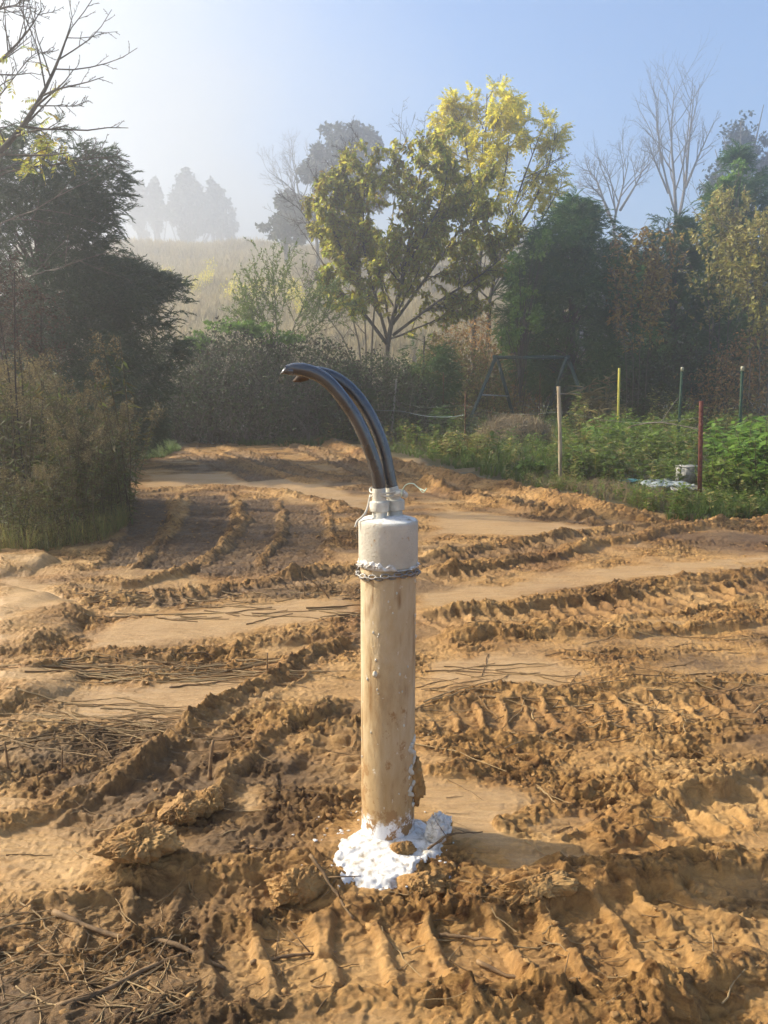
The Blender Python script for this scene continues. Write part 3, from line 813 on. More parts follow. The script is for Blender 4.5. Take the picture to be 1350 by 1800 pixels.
def brush(name, label, cat, base_px, y, prof, n_stem, n_leaf, lsize, m, seed, bark=None, arch=.5, depth=.6, sr=.006, asp=(.55, 1, .5), group=None):
    """tangle of arching stems with small leaves, filling the outline PROF"""
    rg = np.random.default_rng(seed)
    base = on_ground(at(*base_px, y)); t = thing(name, label, cat, base, 0, group)
    pr = np.array([(at(c, r, y)[0] - base[0], at(c, r, y)[2] - base[2]) for c, r in prof])
    x0, x1 = pr[0, 0], pr[-1, 0]; W = x1 - x0
    top = lambda x: np.interp(x, pr[:, 0], pr[:, 1])
    dp = min(W * depth, 2.6)
    mb = MB(); tips = []
    for i in range(n_stem):
        bx = rg.uniform(x0 + .06 * W, x1 - .06 * W); by = rg.normal(0, dp * .3)
        ex = np.clip(bx + rg.normal(0, .30 * W + .1), x0, x1); ey = by + rg.normal(0, dp * .35)
        hx = top(ex) * rg.uniform(.35, 1.04)
        e = np.array([ex, ey, max(.1, hx)]); b = np.array([bx, by, 0])
        mid = (b + e) / 2 + np.array([rg.normal(0, .08 * W), rg.normal(0, .1), arch * hx * rg.uniform(.2, .7)])
        mid[2] = min(mid[2], top(np.clip(mid[0], x0, x1)) * 1.02)
        pts = spline([b, mid, e], 9); pts[1:] += np.cumsum(rg.normal(0, .012, (8, 3)), 0)
        mb.tube(pts, np.linspace(sr * rg.uniform(.7, 1.7), sr * .4, 9), 4, False); tips.append(pts)
        if rg.random() < .75:
            q = pts[rg.integers(3, 8)]; e2 = q + rg.normal(0, .35, 3) * [1, 1, .8]
            e2[2] = np.clip(e2[2], .05, None)
            mb.tube(spline([q, (q + e2) / 2 + rg.normal(0, .06, 3), e2], 5), np.linspace(sr * .6, sr * .3, 5), 3, False); tips.append(np.array([q, (q + e2) / 2, e2]))
    mb.build('stems', bark or M['bark'], t)
    if n_leaf:
        # half the leaves sit on stems, half fill the outer mantle
        al = np.vstack(tips); a = al[rg.integers(0, len(al), n_leaf // 2)] + rg.normal(0, .07, (n_leaf // 2, 3))
        k = n_leaf - len(a); x = rg.uniform(x0, x1, k); rr = rg.random(k) ** .4
        yy = rg.uniform(-1, 1, k)
        edge = np.sqrt(np.clip(1 - yy * yy, .05, 1))
        tz = top(x) * edge * (1 + .14 * f3(np.stack([x, yy, x * 0], -1), 1.8, seed, 2))
        bq = np.stack([x, yy * dp, tz * rr], -1)
        ps = np.vstack([a, bq]); ps = ps[(f3(ps, 1.6, seed + 9, 3) > -.22) & (ps[:, 2] > .02)]
        n = len(ps); d = rg.normal(0, 1, (n, 3)) + [0, 0, -.3]
        v, f = scatter(LEAF_T, ps, d, rg.uniform(.6, 1.35, n)[:, None] * lsize * np.array(asp)[None], rg.uniform(-3, 3, n))
        obj('leaves', raw_mesh('leaves', v, f, [m]), t)
    return t

# ------------------------------------------------------------------ FAR TREES in the mist
def far_trees():
    G = 'hazy trees along the hill crest'
    crown_tree('hazy_tree', 'faint conical tree, leftmost of the misty row on the hill crest', (247, 428), 165, [(247, 380, 20, 55), (250, 345, 12, 32)], 5000, (.5, .7, .45), M['farleaf'], 1, gap=.02, group=G)
    crown_tree('hazy_tree', 'faint slim tree in the mist beside the tallest conical one', (275, 428), 165, [(275, 375, 18, 50), (272, 340, 11, 28)], 4500, (.5, .7, .45), M['farleaf'], 2, gap=.02, group=G)
    crown_tree('hazy_tree', 'tallest and widest conical tree of the misty row on the crest', (330, 428), 160, [(330, 375, 44, 52), (331, 325, 28, 38), (345, 390, 45, 35)], 11000, (.5, .7, .45), M['farleaf'], 3, gap=.02, group=G)
    crown_tree('hazy_tree', 'faint rounded tree at the right end of the misty row on the crest', (385, 430), 155, [(385, 375, 24, 48), (378, 340, 15, 26), (400, 400, 18, 26)], 6000, (.5, .7, .45), M['farleaf'], 4, gap=.02, group=G)
    crown_tree('oak_tree', 'large misty oak with lumpy crown behind the yellow brown tree', (610, 450), 72,
               [(600, 262, 46, 42), (655, 262, 42, 42), (540, 300, 24, 20), (575, 310, 40, 34), (640, 320, 62, 50), (560, 270, 22, 20), (615, 232, 40, 18)], 12000, (.24, .36, .2), M['farleaf'], 5, gap=.10)
    crown_tree('bushy_tree', 'low dark misty cone of leaves at the foot of the large oak', (500, 425), 74, [(500, 395, 45, 30), (512, 360, 28, 28), (530, 390, 45, 40)], 8000, (.26, .38, .22), M['farleaf'], 6, gap=0)
    P = dict(step=.9, wob=.13, up=.05, levels=4, n=[7, 5, 4, 3], start=[.35, .25, .2, .2], ang=(.35, .95), ratio=.55, rr=.6)
    y = 70
    limb_tree('bare_tree', 'misty bare tree with crooked branches left of the large oak', 'tree',
              [(limb([(560, 450), (550, 390), (525, 340), (520, 290)], y), .17, .03), (limb([(548, 380), (510, 330), (470, 300)], y, 69), .08, .02), (limb([(540, 365), (560, 320), (575, 280)], y, 72), .08, .02)],
              P, 8, M['pale_bark'])
    y = 58
    P2 = dict(step=.9, wob=.10, up=.07, levels=3, n=[11, 6, 4], start=[.25, .2, .15], ang=(.3, .8), ratio=.42, rr=.5)
    limb_tree('bare_tree', 'tallest bare tree with upright forked limbs in mist above the right cedars', 'tree',
              [(limb([(1190, 420), (1186, 330), (1180, 240), (1186, 150)], y), .15, .02), (limb([(1190, 400), (1205, 320), (1213, 230), (1222, 150)], y, 59), .13, .02),
               (limb([(1188, 380), (1165, 290), (1155, 210), (1158, 160)], y, 57), .09, .018), (limb([(1205, 330), (1230, 270), (1255, 215)], y, 59), .1, .02), (limb([(1175, 340), (1150, 280), (1140, 250)], y, 57), .08, .02)],
              P2, 9, M['pale_bark'])
    y = 52
    limb_tree('bare_tree', 'misty bare tree forked low with spreading twigs beside the tallest bare one', 'tree',
              [(limb([(1082, 440), (1080, 390), (1092, 340), (1105, 285)], y), .12, .02), (limb([(1080, 400), (1060, 350), (1030, 320)], y, 51), .1, .02), (limb([(1090, 370), (1120, 320), (1135, 285)], y, 53), .09, .02), (limb([(1070, 380), (1050, 320), (1035, 300)], y, 54), .08, .02)],
              dict(P, ratio=.5, n=[8, 5, 4, 3]), 10, M['pale_bark'])
    crown_tree('thin_leaved_tree', 'pale misty tree with thin rounded crown at the far right', (1305, 400), 60, [(1305, 235, 44, 46), (1300, 285, 62, 50), (1265, 320, 40, 40), (1340, 300, 50, 60)], 5200, (.16, .28, .16), M['farleaf'], 11, bark=M['pale_bark'], gap=.08)
far_trees()

# ------------------------------------------------------------------ FIELD on the hill
def field():
    rg = np.random.default_rng(21)
    n = 36000; y = 36 + 64 * rg.random(n) ** .8; x = rg.uniform(-.46, .24, n) * y
    T = [tuft_template(s, 6, .35, .05) for s in range(4)]
    pos = np.stack([x, y, ground(x, y) - .04], -1)
    v, f = scatter_up(T, pos, rg.uniform(.8, 1.5, n) * (.9 + .5 * np.clip(pn2(x * .12, y * .2, 4), -1, 1)), rg)
    tag(obj('field_grass', raw_mesh('field_grass', v, f, [M['drygrass']])), 'tall dry tan grass covering the misty hillside', 'grass', kind='stuff')
    spots = [(300, 447, 60), (338, 452, 58), (403, 462, 54), (428, 470, 52), (450, 474, 54), (478, 462, 56), (505, 470, 53), (530, 478, 50), (560, 466, 54), (362, 458, 62)]
    src = []
    for s in range(3):
        r2 = np.random.default_rng(60 + s)
        t = thing('yellow_sapling', None, 'sapling')
        mb = MB(); ps = []
        for k in range(5):
            e = np.array([r2.normal(0, .35), r2.normal(0, .35), r2.uniform(1.2, 2.2)])
            pts = spline([[0, 0, 0], e * [.4, .4, .5], e], 6); mb.tube(pts, np.linspace(.02, .006, 6), 4)
            ps.append(pts[2 + r2.integers(0, 4, 60)] + r2.normal(0, .16, (60, 3)))
        mb.build('stems', M['bark'], t); ps = np.vstack(ps)
        v, f = inst(LEAF_V, LEAF_F, ps, r2.normal(0, 1, ps.shape), r2.uniform(.7, 1.2, len(ps))[:, None] * np.array([[.09, .17, .1]]), r2.uniform(0, 3, len(ps)))
        obj('leaves', raw_mesh('leaves', v, f, [M['yellow']]), t); src.append(t)
    for i, (px, py, y) in enumerate(spots):
        o = src[i] if i < 3 else copy_tree(src[i % 3])
        p = at(px, py, y); o.location = (p[0], y, gz(p[0], y) - .03); o.rotation_euler.z = i * 1.7
        o.scale = (1, 1, .85 + .3 * ((i * 7) % 5) / 5)
        tag(o, 'small yellow leaved sapling standing in the dry grass of the misty hillside', 'sapling', 'yellow saplings on the hillside')
field()

# ------------------------------------------------------------------ TREES along the field edge
def mid_trees():
    y = 25.5
    P = dict(step=.4, wob=.09, up=.05, levels=3, n=[11, 6, 4], start=[.35, .2, .15], ang=(.4, 1.0), ratio=.36, rr=.5, len=.62)
    keep = px_ellipse([(850, 225, 80, 70, 1), (830, 290, 90, 70, .9), (915, 250, 50, 45, .8), (955, 245, 35, 30, .6), (960, 330, 40, 32, .45), (780, 265, 40, 50, .5), (880, 340, 70, 80, .3), (720, 300, 50, 40, .2), (850, 165, 45, 25, 1)], y)
    limb_tree('yellow_tree', 'tall slender tree with bright yellow compound leaves at its top', 'tree',
              [(limb([(838, 690), (832, 600), (838, 500), (850, 400), (852, 290), (856, 165)], y, n=14), .11, .015),
               (limb([(842, 700), (858, 600), (862, 520), (885, 430), (915, 330), (950, 235)], y, 25, 14), .09, .012),
               (limb([(836, 520), (815, 420), (800, 320), (770, 225)], y, 26), .05, .01),
               (limb([(862, 520), (905, 460), (950, 390), (990, 320)], y, 25), .05, .01),
               (limb([(850, 400), (885, 320), (895, 230), (900, 190)], y, 26), .04, .01),
               (limb([(890, 430), (930, 370), (965, 290), (978, 220)], y, 25), .04, .01),
               (limb([(845, 440), (830, 330), (815, 230), (808, 180)], y, 26), .04, .01)],
              P, 31, M['bark'], dict(lev=1, per_m=6.5, tmpl=PINN, size=(.28, .46), mat=M['yellow'], keep=keep, droop=-.15, fwd=.6), trunk_n=2)
    y = 22
    P = dict(step=.35, wob=.11, up=.045, levels=3, n=[19, 9, 5], start=[.2, .12, .12], ang=(.35, 1.15), ratio=.38, rr=.40, len=.8)
    keep = px_ellipse([(745, 405, 190, 165, .95), (760, 380, 150, 110, .95), (700, 420, 110, 110, .9), (840, 420, 95, 90, .8), (640, 440, 80, 70, .6), (690, 500, 80, 70, .85), (600, 510, 55, 40, .45), (760, 480, 90, 70, .8), (670, 560, 60, 60, .8), (880, 460, 50, 60, .5), (660, 350, 70, 60, .6)], y)
    limb_tree('broadleaf_tree', 'round crowned tree of olive and brown autumn leaves behind the black pipes', 'tree',
              [(limb([(676, 680), (682, 600), (700, 520), (720, 420), (735, 330), (745, 260)], y, n=12), .085, .012),
               (limb([(682, 600), (660, 520), (640, 440), (640, 350), (648, 275)], y, 21.6), .05, .010),
               (limb([(684, 610), (630, 540), (580, 500), (550, 490)], y, 21.3), .055, .01),
               (limb([(690, 570), (755, 480), (810, 400), (850, 330)], y, 22.6), .05, .010),
               (limb([(690, 590), (770, 530), (850, 480), (905, 430)], y, 21.6), .045, .008),
               (limb([(672, 560), (620, 480), (560, 410), (520, 360)], y, 22.6), .05, .008),
               (limb([(690, 560), (720, 460), (770, 370), (790, 290)], y, 21), .045, .008),
               (limb([(664, 540), (605, 450), (575, 370), (560, 320)], y, 21.4), .045, .008),
               (limb([(645, 430), (620, 370), (610, 310), (605, 260)], y, 22.3), .03, .006)],
              P, 32, M['bark'], dict(lev=1, per_m=32, tmpl=LEAF_T, size=(.09, .19), asp=(.50, 1, .5), mat=M['olive'], keep=keep, droop=-.9), root_k=9)
    # bare shoots beside the crown, a second small tree
    limb_tree('bare_shrub', 'leafless many stemmed shrub left of the round olive crowned tree', 'shrub',
              [(limb([(640, 680), (620, 560), (560, 450), (515, 385)], 23.5), .035, .006), (limb([(645, 680), (640, 540), (625, 400), (640, 290)], 23.6), .035, .006),
               (limb([(650, 680), (660, 520), (690, 380), (706, 215)], 23.8), .04, .006), (limb([(640, 680), (600, 590), (545, 520), (520, 470)], 23.4), .03, .005)],
              dict(P, n=[9, 5, 3], len=.55), 33, M['pale_bark'], trunk_n=4)
    cedar('cedar_tree', 'bushy green cedar with pointed top right of the yellow tree', (1000, 690), 22,
          [(346, 1008, 1016), (375, 985, 1040), (410, 955, 1072), (450, 925, 1092), (500, 900, 1105), (560, 890, 1112), (620, 905, 1112), (690, 930, 1100)], 7600, (.24, .46), M['cedar'], 41, .8)
    cedar('cedar_tree', 'dark green cedar half hidden behind the brown leaved shrub', (1190, 690), 24,
          [(375, 1165, 1180), (405, 1140, 1215), (450, 1110, 1245), (510, 1090, 1270), (580, 1085, 1290), (690, 1090, 1290)], 7200, (.24, .46), M['cedar'], 42, .7)
    cedar('cedar_tree', 'tall cedar with vine wrapped spire at the far right', (1310, 690), 26,
          [(262, 1294, 1302), (300, 1275, 1325), (350, 1245, 1370), (420, 1230, 1410), (520, 1235, 1420), (690, 1240, 1420)], 8000, (.26, .5), M['cedar'], 43, .7)
    crown_tree('vine', 'light green leafy vine climbing the left flank of the bushy green cedar', (915, 690), 20.6, [(915, 520, 28, 32), (905, 470, 20, 30), (930, 560, 34, 34), (900, 590, 26, 40), (950, 430, 22, 28)], 2600, (.07, .10, .06), M['fresh'], 44, cat='vine', fat=.08, gap=.05)
    crown_tree('vine', 'bright vine leaves over the shoulder of the far right cedar', (1262, 600), 24, [(1275, 330, 18, 32), (1260, 370, 18, 28), (1298, 300, 12, 22)], 1500, (.08, .12, .07), M['fresh'], 45, cat='vine', fat=.08, gap=.05)
    P3 = dict(step=.25, wob=.14, up=.06, levels=2, n=[16, 6], start=[.2, .2], ang=(.3, .9), ratio=.30, rr=.5)
    kp = lambda c, y: px_ellipse(c, y)
    limb_tree('shrub', 'shrub of upright stems with dry brown leaves between two cedars', 'shrub',
              [(limb([(1118 + d, 690), (1118 + d * 1.5, 600), (1120 + d * 2.6, 520), (1128 + d * 3.6, 430 + abs(d))], 21 + d * .02), .012, .004) for d in (-14, -4, 5, 16)],
              P3, 46, M['pale_bark'], dict(lev=0, per_m=20, tmpl=LEAF_T, size=(.09, .17), asp=(.5, 1, .5), mat=M['brownleaf'], droop=-.5, keep=kp([(1135, 480, 75, 90, .9), (1120, 560, 60, 60, .6)], 21)), trunk_n=4)
    limb_tree('yellow_leaved_tree', 'slim young tree with sparse pale yellow leaves before the far right cedar', 'tree',
              [(limb([(1262 + d, 690), (1264 + d * 1.2, 580), (1266 + d * 1.6, 460), (1270 + d * 2, 355 + abs(d))], 22), .016, .005) for d in (-14, 0, 13)],
              P3, 47, M['pale_bark'], dict(lev=0, per_m=24, tmpl=LEAF_T, size=(.09, .17), asp=(.6, 1, .5), mat=M['pale_yellow'], droop=-.5, keep=kp([(1270, 410, 60, 75, .9), (1250, 500, 60, 70, .35)], 22)), trunk_n=3)
    limb_tree('yellow_leaved_tree', 'young yellow leaved tree cut by the right edge of the view', 'tree',
              [(limb([(1335 + d, 690), (1336 + d * 1.2, 580), (1338 + d * 1.6, 470), (1342 + d * 2, 390 + abs(d))], 20), .016, .005) for d in (-16, 0, 15, 30)],
              P3, 48, M['pale_bark'], dict(lev=0, per_m=24, tmpl=LEAF_T, size=(.09, .17), asp=(.6, 1, .5), mat=M['pale_yellow'], droop=-.5, keep=kp([(1340, 450, 70, 80, .9), (1320, 540, 60, 70, .6)], 20)), trunk_n=4)
    # undergrowth below them
    U = [('dark green undergrowth shrub left of the swing frame', 790, 22.5, [(720, 640), (760, 585), (800, 580), (850, 615), (890, 650)], M['weed_dull']),
         ('rusty leaved shrub at the foot of the two yellow tree stems', 820, 23.5, [(740, 620), (790, 560), (850, 545), (900, 580), (940, 640)], M['rustleaf']),
         ('olive scrub seen through the swing frame', 940, 23.5, [(860, 650), (900, 585), (950, 560), (1000, 590), (1050, 650)], M['weed_dull']),
         ('low dark scrub beneath the bushy green cedar', 1060, 22.8, [(980, 660), (1030, 610), (1090, 590), (1140, 610), (1180, 660)], M['bush']),
         ('dark scrub under the half hidden cedar', 1180, 22.5, [(1100, 660), (1150, 600), (1210, 590), (1260, 610), (1300, 660)], M['bush']),
         ('reddish brown scrub below the far right trees', 1310, 21.5, [(1220, 660), (1270, 600), (1330, 575), (1400, 580), (1450, 660)], M['rustleaf'])]
    for i, (lab, cx, y, prof, m) in enumerate(U):
        brush('scrub', lab, 'shrub', (cx, 760), y, [(prof[0][0], 745)] + prof + [(prof[-1][0], 745)], 150, 11000, .095, m, 70 + i, depth=.5)
    # small dark cedar saplings at the hedge
    cedar('cedar_sapling', 'small feathery cedar sapling in shade left of the swing frame', (742, 745), 20.5, [(585, 738, 752), (620, 715, 785), (660, 690, 800), (745, 690, 800)], 1500, (.18, .34), M['cedar'], 51, .8, cat='sapling')
    cedar('cedar_sapling', 'small dark cedar sapling behind the bend of the black pipes', (590, 765), 19.5, [(650, 570, 600), (690, 530, 640), (720, 520, 660), (765, 530, 650)], 1600, (.16, .30), M['cedar'], 52, .8, cat='sapling')
mid_trees()

# ------------------------------------------------------------------ HEDGE of tangled brush
def hedge():
    B = [('dark tangled brush below the drooping cedar limb', 270, 18.8, [(180, 700), (220, 640), (270, 600), (320, 590), (370, 610), (400, 690)], 240, 5200, M['bush']),
         ('grey brown briar heap with sunlit green top left of the black pipes', 410, 19.0, [(310, 660), (340, 590), (390, 565), (450, 575), (500, 600), (530, 680)], 330, 6500, M['bush']),
         ('twiggy brush heap just behind the tips of the black pipes', 520, 19.6, [(440, 660), (470, 600), (530, 590), (580, 600), (620, 620), (640, 690)], 320, 6000, M['bush']),
         ('dark low brush at the left end of the wire fence', 650, 20.0, [(570, 690), (610, 630), (660, 610), (710, 635), (750, 660), (780, 710)], 240, 5200, M['bush']),
         ('shaded bramble heap behind the goldenrod stalks', 215, 18.4, [(110, 700), (150, 650), (210, 640), (260, 660), (300, 720)], 200, 4200, M['bush'])]
    for i, (lab, cx, y, prof, ns, nl, m) in enumerate(B):
        brush('brush_heap', lab, 'brush', (cx, 775), y, [(prof[0][0], 780)] + prof + [(prof[-1][0], 780)], int(ns * 1.1), int(nl * 2.6), .085, m, 90 + i, depth=.55, sr=.0075, bark=M['pale_bark'])
    crown_tree('vine', 'sunlit light green vine leaves draped over the briar heap', (420, 700), 18.6, [(400, 572, 50, 16), (450, 580, 40, 16), (350, 600, 26, 24), (500, 592, 40, 14)], 2600, (.05, .075, .05), M['fresh'], 98, cat='vine', fat=.08, gap=.1)
    P = dict(step=.2, wob=.06, up=.03, levels=2, n=[13, 6], start=[.2, .15], ang=(.5, .9), ratio=.36, rr=.5)
    limb_tree('privet_shrub', 'feathery bright green shrub with one tall shoot above the briar heap', 'shrub',
              [(limb([(490, 640), (486, 570), (483, 520), (479, 468)], 19.4), .02, .004), (limb([(500, 640), (515, 580), (530, 545), (548, 505)], 19.6), .018, .004),
               (limb([(495, 640), (470, 580), (455, 540), (446, 505)], 19.2), .016, .004), (limb([(505, 640), (540, 590), (570, 560), (596, 535)], 19.6), .016, .004),
               (limb([(490, 640), (460, 600), (440, 575), (426, 555)], 19.2), .014, .004)],
              P, 99, M['pale_bark'], dict(lev=0, per_m=45, tmpl=LEAF_T, size=(.05, .10), asp=(.34, 1, .4), mat=M['green'], droop=.1, fwd=.8), trunk_n=5)
    for lab, limbs, y, sd in (('pale leafless twigs fanning out at the foot of the briar heap', [[(395, 768), (392, 735), (405, 690)], [(395, 768), (375, 725), (370, 705)], [(396, 768), (415, 730), (430, 710)]], 18, 101),
                              ('crooked bare branches lying against the brush below the pipe tips', [[(545, 775), (525, 735), (498, 722), (480, 722)], [(545, 775), (540, 730), (525, 710)], [(520, 772), (555, 750), (550, 735)], [(440, 770), (500, 762), (560, 758)]], 18, 102)):
        limb_tree('bare_twigs', lab, 'twigs', [(limb(l, y + .1 * i), .012, .004) for i, l in enumerate(limbs)], dict(step=.15, wob=.1, up=0, levels=2, n=[4, 3], start=[.4, .3], ang=(.3, .9), ratio=.4, rr=.6), sd, M['pale_bark'], trunk_n=4)
hedge()

# ------------------------------------------------------------------ LEFT: cedar, walnut, goldenrod
def left_side():
    cedar('cedar_tree', 'big dark shaggy cedar filling the left side behind the goldenrod', (70, 790), 13,
          [(215, 70, 110), (250, 10, 125), (290, -60, 190), (340, -90, 215), (400, -120, 200), (450, -140, 195), (500, -150, 215), (560, -150, 230), (660, -150, 235), (790, -100, 200)], 12000, (.16, .34), M['cedar_dark'], 61, .75, gap=.0, lump=.30)
    cedar('cedar_tree', 'lower dark cedar with limbs drooping to the right over the brush', (205, 785), 14,
          [(458, 150, 190), (475, 120, 235), (495, 120, 275), (510, 130, 320), (530, 140, 335), (570, 150, 322), (620, 160, 318), (680, 160, 300), (785, 160, 270)], 6500, (.16, .34), M['cedar_dark'], 62, .7, gap=.0, lump=.26)
    P = dict(step=.2, wob=.13, up=.03, levels=3, n=[17, 5, 3], start=[.3, .2, .2], ang=(.4, 1.0), ratio=.22, rr=.42)
    y = 9.5
    keep = px_ellipse([(25, 200, 45, 60, .14), (20, 260, 70, 50, .16), (60, 150, 40, 60, .06), (80, 265, 50, 28, .12), (130, 140, 12, 12, .5)], y)
    limb_tree('walnut_tree', 'half bare tree with a few yellow compound leaves at the upper left', 'tree',
              [(limb([(-190, 800), (-180, 600), (-120, 450), (-30, 300), (30, 235), (75, 165), (105, 100), (125, 42)], y, n=16), .06, .006),
               (limb([(-150, 520), (-110, 320), (-40, 150), (0, 108), (45, 60), (74, 15)], y, 9.2, 12), .032, .004),
               (limb([(-90, 250), (-30, 60), (0, 15), (52, 12)], y, 9.0), .02, .003),
               (limb([(-60, 340), (20, 300), (110, 288), (165, 278), (214, 275)], y, 9.8), .014, .003),
               (limb([(60, 186), (95, 186), (130, 186), (155, 176)], y, 9.4), .009, .002),
               (limb([(10, 255), (-10, 190), (30, 130), (60, 95), (85, 95)], y, 9.7), .010, .002)],
              P, 63, M['bark'], dict(lev=1, per_m=13, tmpl=PINN, size=(.15, .25), mat=M['olive'], keep=keep, droop=-.3, fwd=.5))
    limb_tree('bare_shrub', 'thin leafless stems crossing in front of the dark shaggy cedar', 'shrub',
              [(limb([(-30, 800), (-20, 440), (60, 370), (140, 325)], 10), .014, .004), (limb([(-30, 800), (30, 520), (110, 470), (200, 440)], 10.2), .012, .003)],
              dict(P, n=[6, 3], ratio=.2, levels=2), 64, M['pale_bark'], trunk_n=2)
    # goldenrod: several kinds, many copies
    src = []
    for s in range(8):
        rg = np.random.default_rng(200 + s); h = 1.0
        t = thing('goldenrod', None, 'weed')
        lean = rg.normal(0, .10, 2); mb = MB(); lp, ld, pp, pd = [], [], [], []
        for q in range(3):
            b = np.array([rg.normal(0, .06), rg.normal(0, .06), 0]); hh = rg.uniform(.78, 1.0)
            e = b + [lean[0] + rg.normal(0, .07), lean[1] + rg.normal(0, .07), hh]
            pts = spline([b, (b * .55 + e * .45) + rg.normal(0, .02, 3), e], 9)
            mb.tube(pts, np.linspace(.0042, .0016, 9), 4)
            n = 64; tt = rg.uniform(.04, .93, n); i = (tt * 7.99).astype(int); u = (tt * 8 - i)[:, None]
            lp.append(pts[i] * (1 - u) + pts[np.minimum(i + 1, 8)] * u)
            az = rg.uniform(0, 6.28, n); ld.append(np.stack([np.cos(az), np.sin(az), rg.uniform(-1.0, .55, n)], -1))
            if s < 7:
                for k in range(11):      # arching plume branches, leaning one way
                    f0 = pts[8] * (1 - .026 * k) + pts[5] * .026 * k
                    a = rg.uniform(-1.1, 1.1) + s; L = rg.uniform(.05, .12) * (.5 + k * .08)
                    ee = f0 + [math.cos(a) * L, math.sin(a) * L, .02 - .25 * L]
                    bp = spline([f0, (f0 + ee) / 2 + [0, 0, .25 * L], ee], 6); mb.tube(bp, .0009, 3, False)
                    m_ = 11; j = rg.integers(1, 6, m_); pp.append(bp[j] + rg.normal(0, .006, (m_, 3))); pd.append(rg.normal(0, 1, (m_, 3)) + [0, 0, .5])
        mb.build('stem', M['stem'], t)
        lp, ld = np.vstack(lp), np.vstack(ld); n = len(lp)
        v, f = inst(LEAF_V, LEAF_F, lp, ld, rg.uniform(.6, 1.3, n)[:, None] * np.array([[.0125, .062, .014]]), rg.uniform(-1, 1, n))
        obj('leaves', raw_mesh('leaves', v, f, [M['goldenrod']]), t)
        if pp:
            pp, pd = np.vstack(pp), np.vstack(pd); n = len(pp)
            v, f = inst(LEAF_V, LEAF_F, pp, pd, rg.uniform(.6, 1.4, n)[:, None] * np.array([[.006, .014, .006]]), rg.uniform(-1, 1, n))
            tag(obj('plume', raw_mesh('plume', v, f, [M['plume']]), t), kind='stuff')
        src.append(t)
    rg = np.random.default_rng(77)
    spots = []
    while len(spots) < 150:
        y = rg.uniform(6.15, 9.4); xr = np.interp(y, [6.1, 6.6, 7.4, 8.4, 9.4], [-2.95, -2.6, -2.6, -2.85, -3.3])
        x = xr - abs(rg.normal(0, .5)) - rg.uniform(0, 1.9)
        if rg.random() < .3: x = xr - rg.uniform(0, .25)
        if x < -.58 * y: continue
        spots.append((x, y))
    tall = [(-2.62, 7.55, 2.02, 'tallest goldenrod with an arching tan plume at the right end of the thicket'), (-2.42, 7.3, 1.72, 'goldenrod with a drooping reddish tan plume just below the tallest one')]
    used = set()
    def put(i, x, y, h, lab, grp=None):
        o = src[i] if i not in used else copy_tree(src[i]); used.add(i)
        o.location = (x, y, gz(x, y) - .03); o.rotation_euler.z = rg.uniform(0, 6.28); o.scale = (h * rg.uniform(.9, 1.25), h * rg.uniform(.9, 1.25), h)
        tag(o, lab, 'weed', grp)
    for k, (x, y, h, lab) in enumerate(tall): put(k, x, y, h, lab)
    for k, (x, y) in enumerate(spots):
        edge = smooth(0, .9, np.interp(y, [6.1, 6.6, 7.4, 8.4, 9.4], [-2.95, -2.6, -2.6, -2.85, -3.3]) - x)
        h = (1.02 + .58 * edge) * rg.uniform(.72, 1.14) * (1.0 if y > 6.6 else .72)
        put(int(rg.integers(0, 8)), x, y, h, 'dull green goldenrod stalk in the dense thicket beside the mud', 'goldenrod stalks of the roadside thicket')
    # dry litter and grass at the foot of the thicket
    n = 900; y = rg.uniform(5.95, 9.0, n); x = np.interp(y, [5.9, 6.6, 7.4, 9.0], [-2.9, -2.45, -2.5, -3.1]) - np.abs(rg.normal(0, .7, n))
    v, f = scatter_up([tuft_template(s, 9, .9, .016) for s in (11, 12, 13)], np.stack([x, y, ground(x, y) - .01], -1), rg.uniform(.10, .36, n), rg)
    tag(obj('dry_grass', raw_mesh('dry_grass', v, f, [M['weed_dull']])), 'dead brown grass at the foot of the goldenrod thicket', 'grass', kind='stuff')
    # dark seed head weeds
    t0 = None
    for k, (px, h, y) in enumerate(((12, 2.45, 7.6), (42, 2.5, 7.9), (36, 2.3, 7.2), (76, 2.25, 8.0), (-15, 2.5, 7.5), (8, 2.35, 8.2))):
        if t0 is None:
            r2 = np.random.default_rng(300); t0 = o = thing('seed_head_weed', None, 'weed'); mb = MB(); pp = []
            pts = spline([[0, 0, 0], [.01, .01, .5], [-.02, 0, 1]], 10); mb.tube(pts, np.linspace(.0042, .0016, 10), 5)
            for j in range(60):
                f0 = pts[6] + (pts[9] - pts[6]) * r2.random(); a = r2.uniform(0, 6.28); L = r2.uniform(.03, .115)
                e = f0 + [math.cos(a) * L, math.sin(a) * L, r2.uniform(-.2, .9) * L]
                mb.tube(np.array([f0, (f0 + e) / 2 + [0, 0, .01], e]), .0007, 3, False); pp.append(e + r2.normal(0, .008, (14, 3)))
            mb.build('stem', M['darkstem'], o); pp = np.vstack(pp); n = len(pp)
            v, f = inst(LEAF_V, LEAF_F, pp, r2.normal(0, 1, (n, 3)), r2.uniform(.6, 1.4, n)[:, None] * np.array([[.006, .009, .004]]), r2.uniform(0, 3, n))
            obj('seed_heads', raw_mesh('seed_heads', v, f, [M['seed']]), o)
        else: o = copy_tree(t0)
        x = at(px, 700, y)[0]; o.location = (x, y, gz(x, y) - .03); o.scale = (h * 1.15, h * 1.15, h); o.rotation_euler.z = k * 1.3
        tag(o, 'tall dark weed with a cloud of brown seed heads before the shaggy cedar', 'weed', 'dark seed head weeds at the left')
    # narrow leafy weed standing at the end of the thicket
    x, y = gp(226, 868)[:2]; t = thing('leafy_weed', 'single green leafy stem standing apart right of the goldenrod thicket', 'weed', (x, y, gz(x, y) - .02))
